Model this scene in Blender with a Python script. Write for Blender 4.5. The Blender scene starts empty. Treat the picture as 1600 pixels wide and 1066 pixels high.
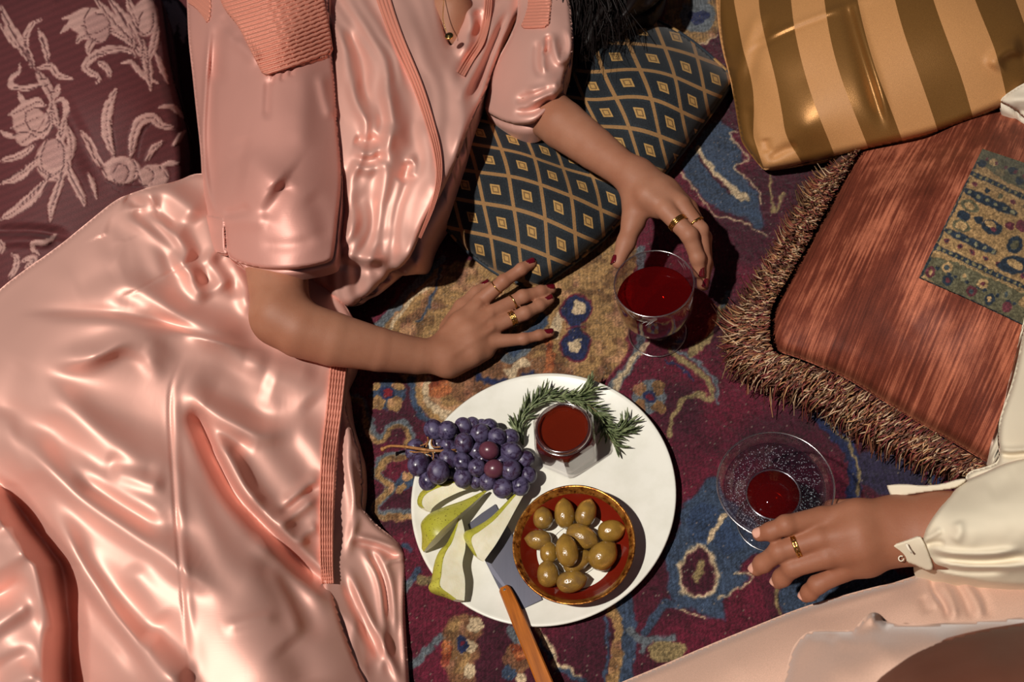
import bpy, math, random
import numpy as np
from mathutils import Vector, Matrix
from mathutils.geometry import delaunay_2d_cdt

random.seed(7)
RNG = np.random.default_rng(7)
SC = bpy.context.scene
COL = SC.collection

# ------------------------------------------------------------------ camera
F, CX, CY = 1500.0, 800.0, 533.0
H = 1.143
_n = np.array([290.0, 870.0, F]); _n /= np.linalg.norm(_n)
UP = -_n
_X = np.array([1.0, 0, 0]) - UP[0] * UP; _X /= np.linalg.norm(_X)
_Y = np.cross(UP, _X)
M = np.array([_X, _Y, UP])                       # camera axes -> world axes
CAM = np.array([0.0, 0.0, H])

def rays(px, py):
    px = np.asarray(px, float); py = np.asarray(py, float)
    v = np.stack([px - CX, py - CY, np.full_like(px, F)], -1)
    return v @ M.T

def P(px, py, z=0.0):
    """world point seen at pixel (px,py) at height z"""
    r = rays(px, py)
    t = (CAM[2] - np.asarray(z, float)) / (-r[..., 2])
    return CAM + r * t[..., None]

CAM[:2] -= P(845.0, 782.0)[:2]                    # platter centre = world origin

def proj(w):
    v = (np.asarray(w, float) - CAM) @ M
    return v[..., 0] / v[..., 2] * F + CX, v[..., 1] / v[..., 2] * F + CY

cd = bpy.data.cameras.new('camera'); cam = bpy.data.objects.new('camera', cd); COL.objects.link(cam)
cd.sensor_fit = 'HORIZONTAL'; cd.sensor_width = 36.0; cd.lens = F / 1600 * 36
R3 = Matrix((M @ np.array([1, 0, 0.]), M @ np.array([0, -1., 0]), M @ np.array([0, 0, -1.]))).transposed()
cam.matrix_world = Matrix.Translation(Vector(CAM)) @ R3.to_4x4()
cd.clip_start = 0.02
cd.dof.use_dof = True; cd.dof.focus_distance = 1.16; cd.dof.aperture_fstop = 7.5
SC.camera = cam

# ------------------------------------------------------------------ light
world = bpy.data.worlds.new('room_ambience'); SC.world = world; world.use_nodes = True
world.node_tree.nodes['Background'].inputs[0].default_value = (0.42, 0.5, 0.75, 1)
world.node_tree.nodes['Background'].inputs[1].default_value = 0.045
ld = bpy.data.lights.new('flash_head', 'SPOT'); flash = bpy.data.objects.new('flash_head', ld); COL.objects.link(flash)
ld.energy = 580; ld.color = (1.0, 0.93, 0.84); ld.shadow_soft_size = 0.05
ld.spot_size = math.radians(52); ld.spot_blend = 0.6
LP = Vector((-1.05, -0.66, 3.4)); flash.location = LP
flash.rotation_euler = (Vector((0.0, 0.12, 0)) - LP).to_track_quat('-Z', 'Y').to_euler()
SC.view_settings.view_transform = 'Standard'; SC.view_settings.look = 'None'
SC.view_settings.exposure = 0.0; SC.view_settings.gamma = 1.0
SC.view_settings.use_curve_mapping = False

# ------------------------------------------------------------------ helpers
def lin(r, g, b):
    f = lambda c: c / 12.92 if c <= 0.04045 else ((c + 0.055) / 1.055) ** 2.4
    return (f(r / 255), f(g / 255), f(b / 255), 1.0)

def smooth(a, b, x):
    t = np.clip((x - a) / (b - a), 0, 1); return t * t * (3 - 2 * t)

def link(name, mesh, mat=None, parent=None, sm=True):
    o = bpy.data.objects.new(name, mesh); COL.objects.link(o)
    if mat is not None: mesh.materials.append(mat)
    if sm and len(mesh.polygons):
        mesh.polygons.foreach_set('use_smooth', np.ones(len(mesh.polygons), bool))
    if parent is not None: o.parent = parent
    return o

def meshobj(name, v, f, mat=None, parent=None, sm=True):
    m = bpy.data.meshes.new(name)
    m.from_pydata(np.asarray(v, float).tolist(), [], [list(map(int, q)) for q in f])
    m.update()
    return link(name, m, mat, parent, sm)

def empty(name, loc=(0, 0, 0)):
    o = bpy.data.objects.new(name, None); COL.objects.link(o); o.location = loc
    o.empty_display_size = 0.02
    return o

def tag(o, label, cat=None, group=None, kind=None):
    if label: o['label'] = label
    if cat: o['category'] = cat
    if group: o['group'] = group
    if kind: o['kind'] = kind
    return o

def chaikin(pts, it=2, closed=True):
    p = np.asarray(pts, float)
    for _ in range(it):
        q = np.roll(p, -1, 0) if closed else p[1:]
        a = p if closed else p[:-1]
        n = np.empty((len(a) * 2, p.shape[1])); n[0::2] = .75 * a + .25 * q; n[1::2] = .25 * a + .75 * q
        if not closed: n = np.vstack([p[:1], n, p[-1:]])
        p = n
    return p

def resample(pts, step, closed=True):
    p = np.asarray(pts, float)
    if closed: p = np.vstack([p, p[:1]])
    d = np.r_[0, np.cumsum(np.linalg.norm(np.diff(p[:, :2], axis=0), axis=1))]
    n = max(3, int(round(d[-1] / step)))
    t = np.linspace(0, d[-1], n + 1)
    if closed: t = t[:-1]
    return np.stack([np.interp(t, d, p[:, k]) for k in range(p.shape[1])], 1)

def spline(pts, n=24):
    """open catmull-rom curve"""
    p = np.asarray(pts, float)
    if len(p) < 3: return np.stack([np.linspace(p[0, k], p[-1, k], n) for k in range(p.shape[1])], 1)
    q = np.vstack([2 * p[0] - p[1], p, 2 * p[-1] - p[-2]])
    out = []
    for t in np.linspace(0, len(p) - 1 - 1e-9, n):
        i = int(t); u = t - i
        a, b, c, d = q[i:i + 4]
        out.append(.5 * ((2 * b) + (c - a) * u + (2 * a - 5 * b + 4 * c - d) * u * u + (3 * b - a - 3 * c + d) * u ** 3))
    return np.array(out)

def inside(x, y, poly):
    poly = np.asarray(poly, float); r = np.zeros(x.shape, bool)
    j = len(poly) - 1
    for i in range(len(poly)):
        xi, yi = poly[i]; xj, yj = poly[j]
        if yi != yj:
            c = ((yi > y) != (yj > y)) & (x < (xj - xi) * (y - yi) / (yj - yi) + xi)
            r ^= c
        j = i
    return r

def segdist(x, y, pl, closed=False):
    """distance, signed side, param 0..1 along a polyline"""
    pl = np.asarray(pl, float)
    if closed: pl = np.vstack([pl, pl[:1]])
    L = np.r_[0, np.cumsum(np.linalg.norm(np.diff(pl, axis=0), axis=1))]
    best = np.full(x.shape, 1e9); side = np.zeros(x.shape); par = np.zeros(x.shape)
    for i in range(len(pl) - 1):
        a, b = pl[i], pl[i + 1]; e = b - a; l2 = e @ e + 1e-12
        t = np.clip(((x - a[0]) * e[0] + (y - a[1]) * e[1]) / l2, 0, 1)
        dx = x - a[0] - t * e[0]; dy = y - a[1] - t * e[1]
        d = dx * dx + dy * dy; m = d < best
        best[m] = d[m]; side[m] = np.sign(e[0] * dy - e[1] * dx)[m]; par[m] = ((L[i] + t * (L[i + 1] - L[i])) / L[-1])[m]
    return np.sqrt(best), side, par

class TPS:
    def __init__(s, pts, vals, reg=1e-3):
        s.p = np.asarray(pts, float) / 100; n = len(s.p); v = np.asarray(vals, float)
        if v.ndim == 1: v = v[:, None]
        A = np.zeros((n + 3, n + 3)); A[:n, :n] = s.k(s.p, s.p) + reg * np.eye(n)
        A[:n, n] = 1; A[:n, n + 1:] = s.p; A[n, :n] = 1; A[n + 1:, :n] = s.p.T
        s.w = np.linalg.solve(A, np.vstack([v, np.zeros((3, v.shape[1]))]))
    @staticmethod
    def k(a, b):
        d = ((a[:, None, :] - b[None]) ** 2).sum(-1)
        return d * np.log(d + 1e-9) * .5
    def __call__(s, x, y):
        sh = np.shape(x); q = np.stack([np.ravel(x), np.ravel(y)], 1) / 100
        r = s.k(q, s.p) @ s.w[:-3] + s.w[-3] + q @ s.w[-2:]
        return r[:, 0].reshape(sh) if r.shape[1] == 1 else r.reshape(sh + (r.shape[1],))

def ztps(ctrl, reg=1e-3):
    c = np.asarray(ctrl, float)
    return TPS(c[:, :2], c[:, 2] / 100, reg)

def fold_field(x, y, folds):
    """folds: (points, amplitude_cm, width_left, width_right); + ridge, - valley"""
    z = np.zeros(x.shape)
    for f in folds:
        pl = spline(f[0], 5 * len(f[0])); a, wl, wr = f[1] / 100, f[2], f[3]
        m = max(wl, wr) * 2.6
        k = (x > pl[:, 0].min() - m) & (x < pl[:, 0].max() + m) & (y > pl[:, 1].min() - m) & (y < pl[:, 1].max() + m)
        if not k.any(): continue
        d, s, t = segdist(x[k], y[k], pl)
        w = np.where(s < 0, wl, wr)
        tp = smooth(0, .24, t) * smooth(1, .76, t)
        z[k] += a * np.exp(-(d / w) ** 2) * tp
    return z

def vnoise(x, y, s, seed=0):
    """smooth value noise"""
    r = np.random.default_rng(seed).random((64, 64))
    u, v = x / s, y / s; i, j = np.floor(u).astype(int), np.floor(v).astype(int); fu, fv = u - i, v - j
    fu = fu * fu * (3 - 2 * fu); fv = fv * fv * (3 - 2 * fv)
    g = lambda a, b: r[a % 64, b % 64]
    return (g(i, j) * (1 - fu) + g(i + 1, j) * fu) * (1 - fv) + (g(i, j + 1) * (1 - fu) + g(i + 1, j + 1) * fu) * fv - .5

def patch(name, outline, zfun, step, mat, parent=None, rnd=(0, 0), wall=(0.0, 0.0), uv=None, col=None, ck=2, thick=0.0, mark=None):
    """draped surface: outline traced in the picture, every vertex lifted to its own height zfun"""
    ol = resample(chaikin(outline, ck), step)
    nb = len(ol)
    gx, gy = np.meshgrid(np.arange(ol[:, 0].min(), ol[:, 0].max(), step), np.arange(ol[:, 1].min(), ol[:, 1].max(), step * .866))
    gx = gx + (np.arange(gx.shape[0]) % 2)[:, None] * step * .5
    gx, gy = gx.ravel(), gy.ravel()
    k = inside(gx, gy, ol); gx, gy = gx[k], gy[k]
    d, _, _ = segdist(gx, gy, ol, True); k = d > .55 * step; gx, gy, d = gx[k], gy[k], d[k]
    X = np.r_[ol[:, 0], gx]; Y = np.r_[ol[:, 1], gy]; D = np.r_[np.zeros(nb), d]
    res = delaunay_2d_cdt([Vector(q) for q in zip(X.tolist(), Y.tolist())], [(i, (i + 1) % nb) for i in range(nb)], [], 1, 1e-5)
    V2 = np.array([(v.x, v.y) for v in res[0]]); faces = [tuple(f) for f in res[2]]
    orig = [o[0] if o else -1 for o in res[3]]
    Dm = np.array([D[o] if o >= 0 else 0 for o in orig])
    X, Y = V2[:, 0], V2[:, 1]
    z = zfun(X, Y)
    w, drop = rnd
    if w: z = z - drop * (1 - np.sqrt(np.clip(1 - (1 - np.clip(Dm / w, 0, 1)) ** 2, 0, 1)))
    W = P(X, Y, z)
    a, b, c = W[faces[0][0]], W[faces[0][1]], W[faces[0][2]]
    if np.cross(b - a, c - a)[2] < 0: faces = [f[::-1] for f in faces]
    pos = {o: i for i, o in enumerate(orig) if 0 <= o < nb}
    loop = [pos[i] for i in range(nb)] if all(i in pos for i in range(nb)) else []
    n0 = len(W); allX, allY = X, Y
    if wall[0] and loop:
        lo = W[loop].copy(); cen = lo.mean(0)
        nrm = cen - lo; nrm[:, 2] = 0; nrm /= np.linalg.norm(nrm, axis=1)[:, None] + 1e-9
        mid = lo + nrm * wall[1] * .35; mid[:, 2] -= np.minimum(wall[0], lo[:, 2]) * .5
        low = lo + nrm * wall[1]; low[:, 2] -= np.minimum(wall[0], lo[:, 2])
        area = np.sum(ol[:, 0] * np.roll(ol[:, 1], -1) - np.roll(ol[:, 0], -1) * ol[:, 1])
        W = np.vstack([W, mid, low])
        for r0, r1 in (((loop), [n0 + i for i in range(nb)]), ([n0 + i for i in range(nb)], [n0 + nb + i for i in range(nb)])):
            for i in range(nb):
                j = (i + 1) % nb
                q = (r0[i], r0[j], r1[j], r1[i])
                faces.append(q if area < 0 else q[::-1])
        allX = np.r_[X, X[loop], X[loop]]; allY = np.r_[Y, Y[loop], Y[loop]]
    o = meshobj(name, W, faces, mat, parent)
    me = o.data
    if uv is not None:
        U = uv(allX, allY); ul = me.uv_layers.new(name='UVMap')
        li = np.empty(len(me.loops), np.int32); me.loops.foreach_get('vertex_index', li)
        ul.data.foreach_set('uv', U[li].astype(np.float32).ravel())
    if col is not None:
        C = col(allX, allY); at = me.color_attributes.new('col', 'FLOAT_COLOR', 'POINT')
        at.data.foreach_set('color', np.c_[C, np.ones(len(C))].astype(np.float32).ravel())
    if thick:
        s = o.modifiers.new('thickness', 'SOLIDIFY'); s.thickness = thick; s.offset = -1
    return o

def tube_geo(pts, rad, sides=8, caps=True):
    p = np.asarray(pts, float); n = len(p); rad = np.broadcast_to(np.asarray(rad, float), (n,))
    t = np.gradient(p, axis=0); t /= np.linalg.norm(t, axis=1)[:, None] + 1e-12
    up = np.array([0, 0, 1.]) if abs(t[0][2]) < .9 else np.array([1., 0, 0])
    V, Fc = [], []
    a = np.cross(t[0], up); a /= np.linalg.norm(a)
    for i in range(n):
        a = a - (a @ t[i]) * t[i]; a /= np.linalg.norm(a) + 1e-12
        b = np.cross(t[i], a)
        for k in range(sides):
            th = 2 * math.pi * k / sides
            V.append(p[i] + rad[i] * (math.cos(th) * a + math.sin(th) * b))
    for i in range(n - 1):
        for k in range(sides):
            l = (k + 1) % sides
            Fc.append((i * sides + k, i * sides + l, (i + 1) * sides + l, (i + 1) * sides + k))
    if caps:
        Fc.append(tuple(range(sides))[::-1]); Fc.append(tuple((n - 1) * sides + k for k in range(sides)))
    return V, Fc

def join_geo(parts):
    V, Fc = [], []
    for v, f in parts:
        o = len(V); V.extend(v); Fc.extend([tuple(i + o for i in q) for q in f])
    return V, Fc

def lathe_geo(prof, sides=64, cen=(0, 0, 0)):
    V, Fc = [], []
    n = len(prof)
    for r, z in prof:
        for k in range(sides):
            a = 2 * math.pi * k / sides
            V.append((cen[0] + r * math.cos(a), cen[1] + r * math.sin(a), cen[2] + z))
    for i in range(n - 1):
        for k in range(sides):
            l = (k + 1) % sides
            Fc.append((i * sides + k, i * sides + l, (i + 1) * sides + l, (i + 1) * sides + k))
    if prof[0][0] < 1e-3: Fc.append(tuple(range(sides))[::-1])
    if prof[-1][0] < 1e-3: Fc.append(tuple((n - 1) * sides + k for k in range(sides)))
    return V, Fc

# ------------------------------------------------------------------ materials
class NT:
    def __init__(s, name):
        s.m = bpy.data.materials.new(name); s.m.use_nodes = True; s.t = s.m.node_tree
        s.b = s.t.nodes['Principled BSDF']; s.out = s.t.nodes['Material Output']
    def n(s, typ, **kw):
        nd = s.t.nodes.new(typ)
        for k, v in kw.items():
            if k.startswith('i_'):
                key = k[2:]; key = int(key) if key.isdigit() else key.replace('_', ' ')
                nd.inputs[key].default_value = v
            else: setattr(nd, k, v)
        return nd
    def l(s, a, b): s.t.links.new(a, b)
    def set(s, **kw):
        for k, v in kw.items(): s.b.inputs[k.replace('_', ' ')].default_value = v
        return s
    def coord(s, kind='Object', scale=(1, 1, 1), rot=(0, 0, 0)):
        tc = s.n('ShaderNodeTexCoord'); mp = s.n('ShaderNodeMapping')
        mp.inputs['Scale'].default_value = scale; mp.inputs['Rotation'].default_value = rot
        s.l(tc.outputs[kind], mp.inputs[0]); return mp.outputs[0]
    def along(s, scale, rotz):
        tc = s.n('ShaderNodeTexCoord'); mp = s.n('ShaderNodeMapping', vector_type='TEXTURE')
        mp.inputs['Scale'].default_value = [1 / x for x in scale]; mp.inputs['Rotation'].default_value = (0, 0, rotz)
        s.l(tc.outputs['Object'], mp.inputs[0]); return mp.outputs[0]
    def noise(s, vec, scale, detail=3, rough=.55, dist=0):
        nd = s.n('ShaderNodeTexNoise'); nd.inputs['Scale'].default_value = scale; nd.inputs['Detail'].default_value = detail
        nd.inputs['Roughness'].default_value = rough; nd.inputs['Distortion'].default_value = dist
        s.l(vec, nd.inputs['Vector']); return nd.outputs[0]
    def ramp(s, fac, stops):
        nd = s.n('ShaderNodeValToRGB'); e = nd.color_ramp.elements
        while len(e) > 1: e.remove(e[-1])
        e[0].position, e[0].color = stops[0]
        for p, c in stops[1:]:
            q = e.new(p); q.color = c
        s.l(fac, nd.inputs[0]); return nd.outputs[0]
    def math(s, op, a, b=0.0, c=None):
        nd = s.n('ShaderNodeMath', operation=op)
        for i, x in enumerate((a, b) if c is None else (a, b, c)):
            if hasattr(x, 'links'): s.l(x, nd.inputs[i])
            else: nd.inputs[i].default_value = x
        return nd.outputs[0]
    def mix(s, fac, a, b, mode='MIX'):
        nd = s.n('ShaderNodeMix', data_type='RGBA', blend_type=mode)
        for sock, x in ((nd.inputs[0], fac), (nd.inputs[6], a), (nd.inputs[7], b)):
            if hasattr(x, 'links'): s.l(x, sock)
            else: sock.default_value = x
        return nd.outputs[2]
    def bump(s, h, strength=.3, dist=.001):
        nd = s.n('ShaderNodeBump'); nd.inputs['Strength'].default_value = strength; nd.inputs['Distance'].default_value = dist
        s.l(h, nd.inputs['Height']); s.l(nd.outputs[0], s.b.inputs['Normal']); return nd
    def base(s, c):
        if hasattr(c, 'links'): s.l(c, s.b.inputs['Base Color'])
        else: s.b.inputs['Base Color'].default_value = c
        return s
G = lambda v: (v, v, v, 1)

def m_plain(name, c, rough=.5, **kw):
    t = NT(name); t.base(c).set(Roughness=rough, **kw); return t.m

def m_satin(name, c, rough=.55, metal=.45, crink=.10):
    t = NT(name); v = t.coord('Object')
    n1 = t.noise(v, 6, 2)
    t.base(t.mix(t.ramp(n1, [(.3, G(0)), (.7, G(1))]), tuple(x * .9 for x in c[:3]) + (1,), c))
    t.set(Roughness=rough, Metallic=metal, Specular_IOR_Level=.5 if metal > .2 else .3, Sheen_Weight=.22, Sheen_Roughness=.3)
    t.b.inputs['Sheen Tint'].default_value = lin(255, 226, 206)
    f = t.noise(t.coord('Object', (60, 900, 60)), 1.0, 2)
    w = t.noise(t.coord('Object', (1, .35, 1), (0, 0, .5)), 70, 5, .55, .8)
    t.bump(t.math('ADD', t.math('MULTIPLY', f, .35), t.math('MULTIPLY', w, .8)), crink, .0012)
    return t.m

def m_skin(name, c):
    t = NT(name); v = t.coord('Object')
    n1 = t.noise(v, 18, 4)
    cc = t.mix(t.ramp(n1, [(.35, G(0)), (.65, G(1))]), tuple(np.array(c[:3]) * np.array([.86, .78, .74])) + (1,), c)
    sp = t.noise(v, 600, 2)
    cc = t.mix(t.math('MULTIPLY', t.ramp(sp, [(.55, G(0)), (.75, G(1))]), .2), cc, tuple(x * .62 for x in c[:3]) + (1,))
    t.base(cc).set(Roughness=.56, Specular_IOR_Level=.32, Subsurface_Weight=.12, Subsurface_Scale=.004)
    t.b.inputs['Subsurface Radius'].default_value = (1, .35, .2)
    t.bump(t.math('ADD', t.noise(v, 700, 3), t.math('MULTIPLY', t.noise(t.coord('Object', (1, 2.2, 1)), 160, 3), .6)), .28, .0006)
    return t.m

def m_glass(name, tint=(1, 1, 1, 1), gloss=.9, rough=.02, f0=.05):
    """thin clear glass: lets light straight through, reflects by fresnel"""
    t = NT(name); tr = t.n('ShaderNodeBsdfTransparent'); tr.inputs[0].default_value = tint
    gl = t.n('ShaderNodeBsdfGlossy'); gl.inputs['Roughness'].default_value = rough; gl.inputs[0].default_value = (gloss, gloss, gloss, 1)
    lw = t.n('ShaderNodeLayerWeight'); lw.inputs[0].default_value = .35
    fac = t.math('ADD', t.math('MULTIPLY', lw.outputs['Facing'], .75), f0)
    fac = t.math('MULTIPLY', fac, fac); fac = t.math('ADD', fac, f0 * .6)
    mx = t.n('ShaderNodeMixShader'); t.l(fac, mx.inputs[0]); t.l(tr.outputs[0], mx.inputs[1]); t.l(gl.outputs[0], mx.inputs[2])
    t.l(mx.outputs[0], t.out.inputs[0]); return t.m

def m_liquid(name, tint, body, dens, rough=.03):
    """tinted liquid surface: part see-through, part scattering, glossy top"""
    t = NT(name); tr = t.n('ShaderNodeBsdfTransparent'); tr.inputs[0].default_value = tint
    t.base(body).set(Roughness=rough, Specular_IOR_Level=.5)
    mx = t.n('ShaderNodeMixShader'); mx.inputs[0].default_value = dens
    t.l(tr.outputs[0], mx.inputs[1]); t.l(t.b.outputs[0], mx.inputs[2]); t.l(mx.outputs[0], t.out.inputs[0]); return t.m

PINK = lin(226, 174, 160)
M_PINK = m_satin('pink_satin', PINK)
M_PINKS = m_satin('pink_crepe_sleeve', lin(206, 148, 136), .52, .3, .2)
M_SMOCK = m_satin('pink_smocking', lin(208, 136, 116), .5, .15, .1)
M_SKIN = m_skin('skin_tan', lin(162, 112, 88))
M_SKIN2 = m_skin('skin_warm', lin(158, 105, 80))
M_GOLDMETAL = m_plain('gold', lin(205, 165, 95), .22, Metallic=1.0)
M_POLISH = m_plain('dark_red_nail_polish', lin(88, 8, 22), .18, Coat_Weight=.6)
M_NAIL = m_plain('bare_nail', lin(214, 160, 140), .28)

# ================================================================== floor and rug
t = NT('dark_floorboards'); v = t.coord('Object', (1, 9, 1))
t.base(t.ramp(t.noise(v, 4, 5), [(.3, lin(40, 26, 18)), (.7, lin(74, 48, 32))])).set(Roughness=.5)
fv = [(-3, -2.4, -.012), (3, -2.4, -.012), (3, 3, -.012), (-3, 3, -.012)]
fv += [(a, b, -.05) for a, b, _ in fv]
floor = meshobj('floor', fv, [(0, 1, 2, 3), (7, 6, 5, 4), (0, 4, 5, 1), (1, 5, 6, 2), (2, 6, 7, 3), (3, 7, 4, 0)], t.m, None, False)
tag(floor, 'dark wooden floor under the rug', None, None, 'structure')

RED, RED2 = (96, 24, 44), (66, 20, 36)
BLUE, NAVY, GREYB = (56, 70, 92), (32, 40, 76), (96, 102, 108)
GOLD, BROWN, CREAM, OLIVE, ORANGE = (158, 122, 78), (132, 92, 62), (196, 172, 138), (140, 120, 82), (168, 98, 58)
RUGSHAPES = [
 ('p', GOLD, [(540,560),(585,510),(640,448),(690,410),(800,400),(950,360),(1000,380),(985,440),(985,520),(965,585),(900,610),(760,640),(705,665),(665,650),(645,622),(640,595),(600,560)]),
 ('p', BROWN, [(700,560),(780,545),(870,560),(900,590),(860,640),(760,640),(690,620)]),
 ('p', ORANGE, [(655,590),(690,585),(705,600),(690,625),(665,615)]),
 ('s', GREYB, 13, [(548,548),(590,505),(640,452),(690,405)]), ('s', RED, 6, [(560,520),(600,480),(640,432)]),
 ('s', CREAM, 7, [(600,520),(640,470),(690,430)]),
 ('s', BROWN, 9, [(640,500),(680,455)]), ('s', BLUE, 4, [(690,420),(672,470),(650,500)]),
 ('s', BLUE, 10, [(643,592),(645,625),(662,652),(690,662),(712,668)]),
 ('s', CREAM, 11, [(664,596),(668,625),(688,645),(720,648)]),
 ('s', NAVY, 9, [(745,588),(775,596),(800,592),(830,584)]), ('s', ORANGE, 14, [(850,520),(862,556),(850,590)]),
 ('s', GREYB, 18, [(790,560),(815,548),(830,530)]), ('s', BLUE, 20, [(800,545),(830,520),(848,500)]),
 ('s', CREAM, 14, [(795,585),(806,572),(820,566)]), ('s', CREAM, 13, [(868,520),(872,500),(880,488)]),
 ('e', RED, 25, 24, 901, 482), ('e', RED, 25, 25, 899, 540), ('e', NAVY, 22, 21, 901, 482), ('e', NAVY, 22, 22, 899, 540),
 ('s', NAVY, 20, [(900,490),(899,532)]), ('e', CREAM, 10, 10, 903, 480), ('e', CREAM, 11, 11, 898, 540), ('s', RED, 3, [(886,512),(916,511)]),
 ('s', GREYB, 14, [(1000,390),(1002,470),(1000,540),(972,585),(956,610),(966,640)]),
 ('s', CREAM, 9, [(1010,540),(990,560),(964,598),(958,622)]),
 ('s', OLIVE, 9, [(1046,545),(1068,564),(1094,580),(1110,600),(1112,620),(1088,616),(1064,628),(1052,650),(1046,680)]),
 ('s', GREYB, 5, [(1052,540),(1075,558),(1100,574),(1119,598),(1121,626)]), ('s', NAVY, 4, [(1040,560),(1062,574),(1085,590)]),
 ('e', GREYB, 27, 27, 1015, 619), ('e', GOLD, 11, 11, 1000, 606), ('e', GOLD, 11, 11, 1030, 606), ('e', GOLD, 11, 11, 1000, 634), ('e', GOLD, 11, 11, 1030, 634),
 ('e', NAVY, 9, 9, 1015, 619), ('e', RED, 4, 4, 1015, 619),
 ('e', BLUE, 28, 22, 605, 614), ('e', GOLD, 12, 10, 590, 628), ('e', GOLD, 12, 10, 616, 628), ('e', GOLD, 10, 8, 588, 602), ('e', GOLD, 10, 8, 622, 602),
 ('e', NAVY, 10, 9, 605, 614), ('e', (120, 26, 38), 6, 6, 605, 614),
 ('s', GREYB, 14, [(546,619),(563,625),(573,645),(579,670),(588,684),(602,678),(610,663),(634,662),(643,677),(641,694)]),
 ('s', GOLD, 9, [(544,623),(560,628),(570,646),(575,671),(585,688),(603,683),(612,667),(631,667),(638,678),(637,694)]),
 ('s', GREYB, 15, [(634,709),(607,714),(590,726),(587,741),(606,752),(611,763),(595,780),(585,792),(600,803),(645,801)]),
 ('s', GOLD, 10, [(632,712),(607,717),(591,728),(588,741),(606,753),(609,763),(593,780),(584,792),(598,806),(645,806)]),
 ('e', BLUE, 15, 17, 632, 750), ('e', GOLD, 9, 9, 634, 742), ('e', GOLD, 8, 8, 626, 762),
 ('p', BROWN, [(700,965),(730,955),(752,962),(756,985),(745,1000),(750,1018),(740,1040),(745,1060),(735,1075),(705,1075),(692,1040),(688,1000)]),
 ('e', GOLD, 18, 22, 716, 990), ('e', GOLD, 20, 24, 716, 1030), ('e', ORANGE, 9, 20, 695, 1020), ('e', CREAM, 13, 13, 743, 976), ('e', CREAM, 9, 15, 734, 1046), ('e', CREAM, 11, 10, 735, 1010),
 ('e', NAVY, 11, 11, 722, 1007), ('e', RED, 4, 4, 722, 1006),
 ('s', GREYB, 11, [(640,1040),(667,1016),(688,994)]), ('s', BLUE, 9, [(634,910),(645,900),(656,890)]), ('s', GREYB, 8, [(632,925),(640,905)]), ('s', BLUE, 8, [(628,852),(640,858)]),
 ('s', OLIVE, 14, [(655,905),(685,908),(700,925)]),
 ('e', BROWN, 24, 22, 809, 1030), ('e', ORANGE, 14, 14, 812, 1018), ('e', BLUE, 12, 12, 795, 1052), ('s', GREYB, 14, [(798,985),(815,1005)]), ('e', CREAM, 10, 8, 815, 1060),
 ('s', CREAM, 9, [(838,980),(857,1008),(868,1035),(884,1043),(903,1056)]), ('s', BLUE, 8, [(872,1044),(892,1052),(912,1066)]), ('s', BLUE, 7, [(845,1000),(858,1030)]),
 ('s', BLUE, 30, [(972,935),(978,990),(970,1070)]), ('s', GOLD, 17, [(950,940),(965,985),(958,1070)]), ('s', BLUE, 5, [(945,960),(950,1010),(946,1066)]),
 ('s', GREYB, 12, [(985,985),(998,1000),(1010,1003)]),
 ('p', BLUE, [(1116,730),(1084,774),(1064,784),(1060,832),(1036,864),(1044,896),(1044,928),(1068,948),(1100,956),(1128,972),(1136,952),(1124,936),(1164,912),(1172,896),(1148,892),(1180,860),(1215,870),(1230,840),(1200,830),(1160,800),(1130,770)]),
 ('p', (48, 64, 92), [(1070,800),(1110,780),(1150,830),(1170,850),(1130,870),(1110,840),(1080,850)]),
 ('p', CREAM, [(1096,840),(1060,870),(1060,932),(1118,932),(1123,900),(1114,866)]), ('p', RED2, [(1095,848),(1066,874),(1066,926),(1113,926),(1117,900),(1109,870)]),
 ('s', OLIVE, 10, [(1097,878),(1087,908)]), ('s', CREAM, 9, [(1134,804),(1120,822),(1108,842)]),
 ('s', CREAM, 3, [(1120,934),(1164,914),(1174,898),(1148,893)]), ('s', CREAM, 3, [(1044,940),(1068,954),(1104,962)]), ('s', CREAM, 3, [(1006,985),(1020,965),(1045,945)]),
 ('s', BLUE, 14, [(1008,990),(1022,962),(1040,944),(1075,944)]), ('e', OLIVE, 30, 16, 1042, 1016), ('s', GREYB, 8, [(1000,1016),(1020,1000),(1056,996)]),
 ('p', BLUE, [(1215,925),(1232,900),(1290,885),(1420,890),(1420,915),(1300,938),(1225,968)]), ('s', OLIVE, 6, [(1214,915),(1216,960)]),
 ('s', NAVY, 22, [(1280,650),(1318,690),(1336,735),(1330,800)]), ('s', OLIVE, 4, [(1288,652),(1322,690),(1342,735),(1340,775)]),
 ('p', (44, 38, 62), [(1340,690),(1440,720),(1450,770),(1350,775)]),
 ('p', BLUE, [(1062,268),(1075,232),(1118,182),(1152,200),(1138,208),(1167,243),(1144,256),(1172,280),(1190,318),(1197,362),(1160,335),(1110,325),(1085,292)]),
 ('s', CREAM, 10, [(1088,232),(1114,261),(1135,285),(1166,310)]), ('s', RED2, 5, [(1092,245),(1120,275),(1140,296)]), ('s', CREAM, 2.5, [(1062,268),(1085,296),(1112,330),(1165,345),(1197,366)]),
 ('s', CREAM, 2.5, [(1152,202),(1140,210),(1168,243),(1146,257),(1174,280),(1192,318)]), ('s', OLIVE, 4, [(1205,270),(1210,330),(1225,300)]),
 ('e', GOLD, 46, 42, 1082, 28), ('e', GREYB, 28, 26, 1090, 24), ('e', NAVY, 17, 10, 1092, 24), ('s', CREAM, 3, [(1050,60),(1085,72),(1120,55)]),
 ('s', OLIVE, 13, [(1078,552),(1105,525),(1122,490),(1128,470)]), ('s', GREYB, 8, [(1126,475),(1140,455)]),
]

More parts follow.
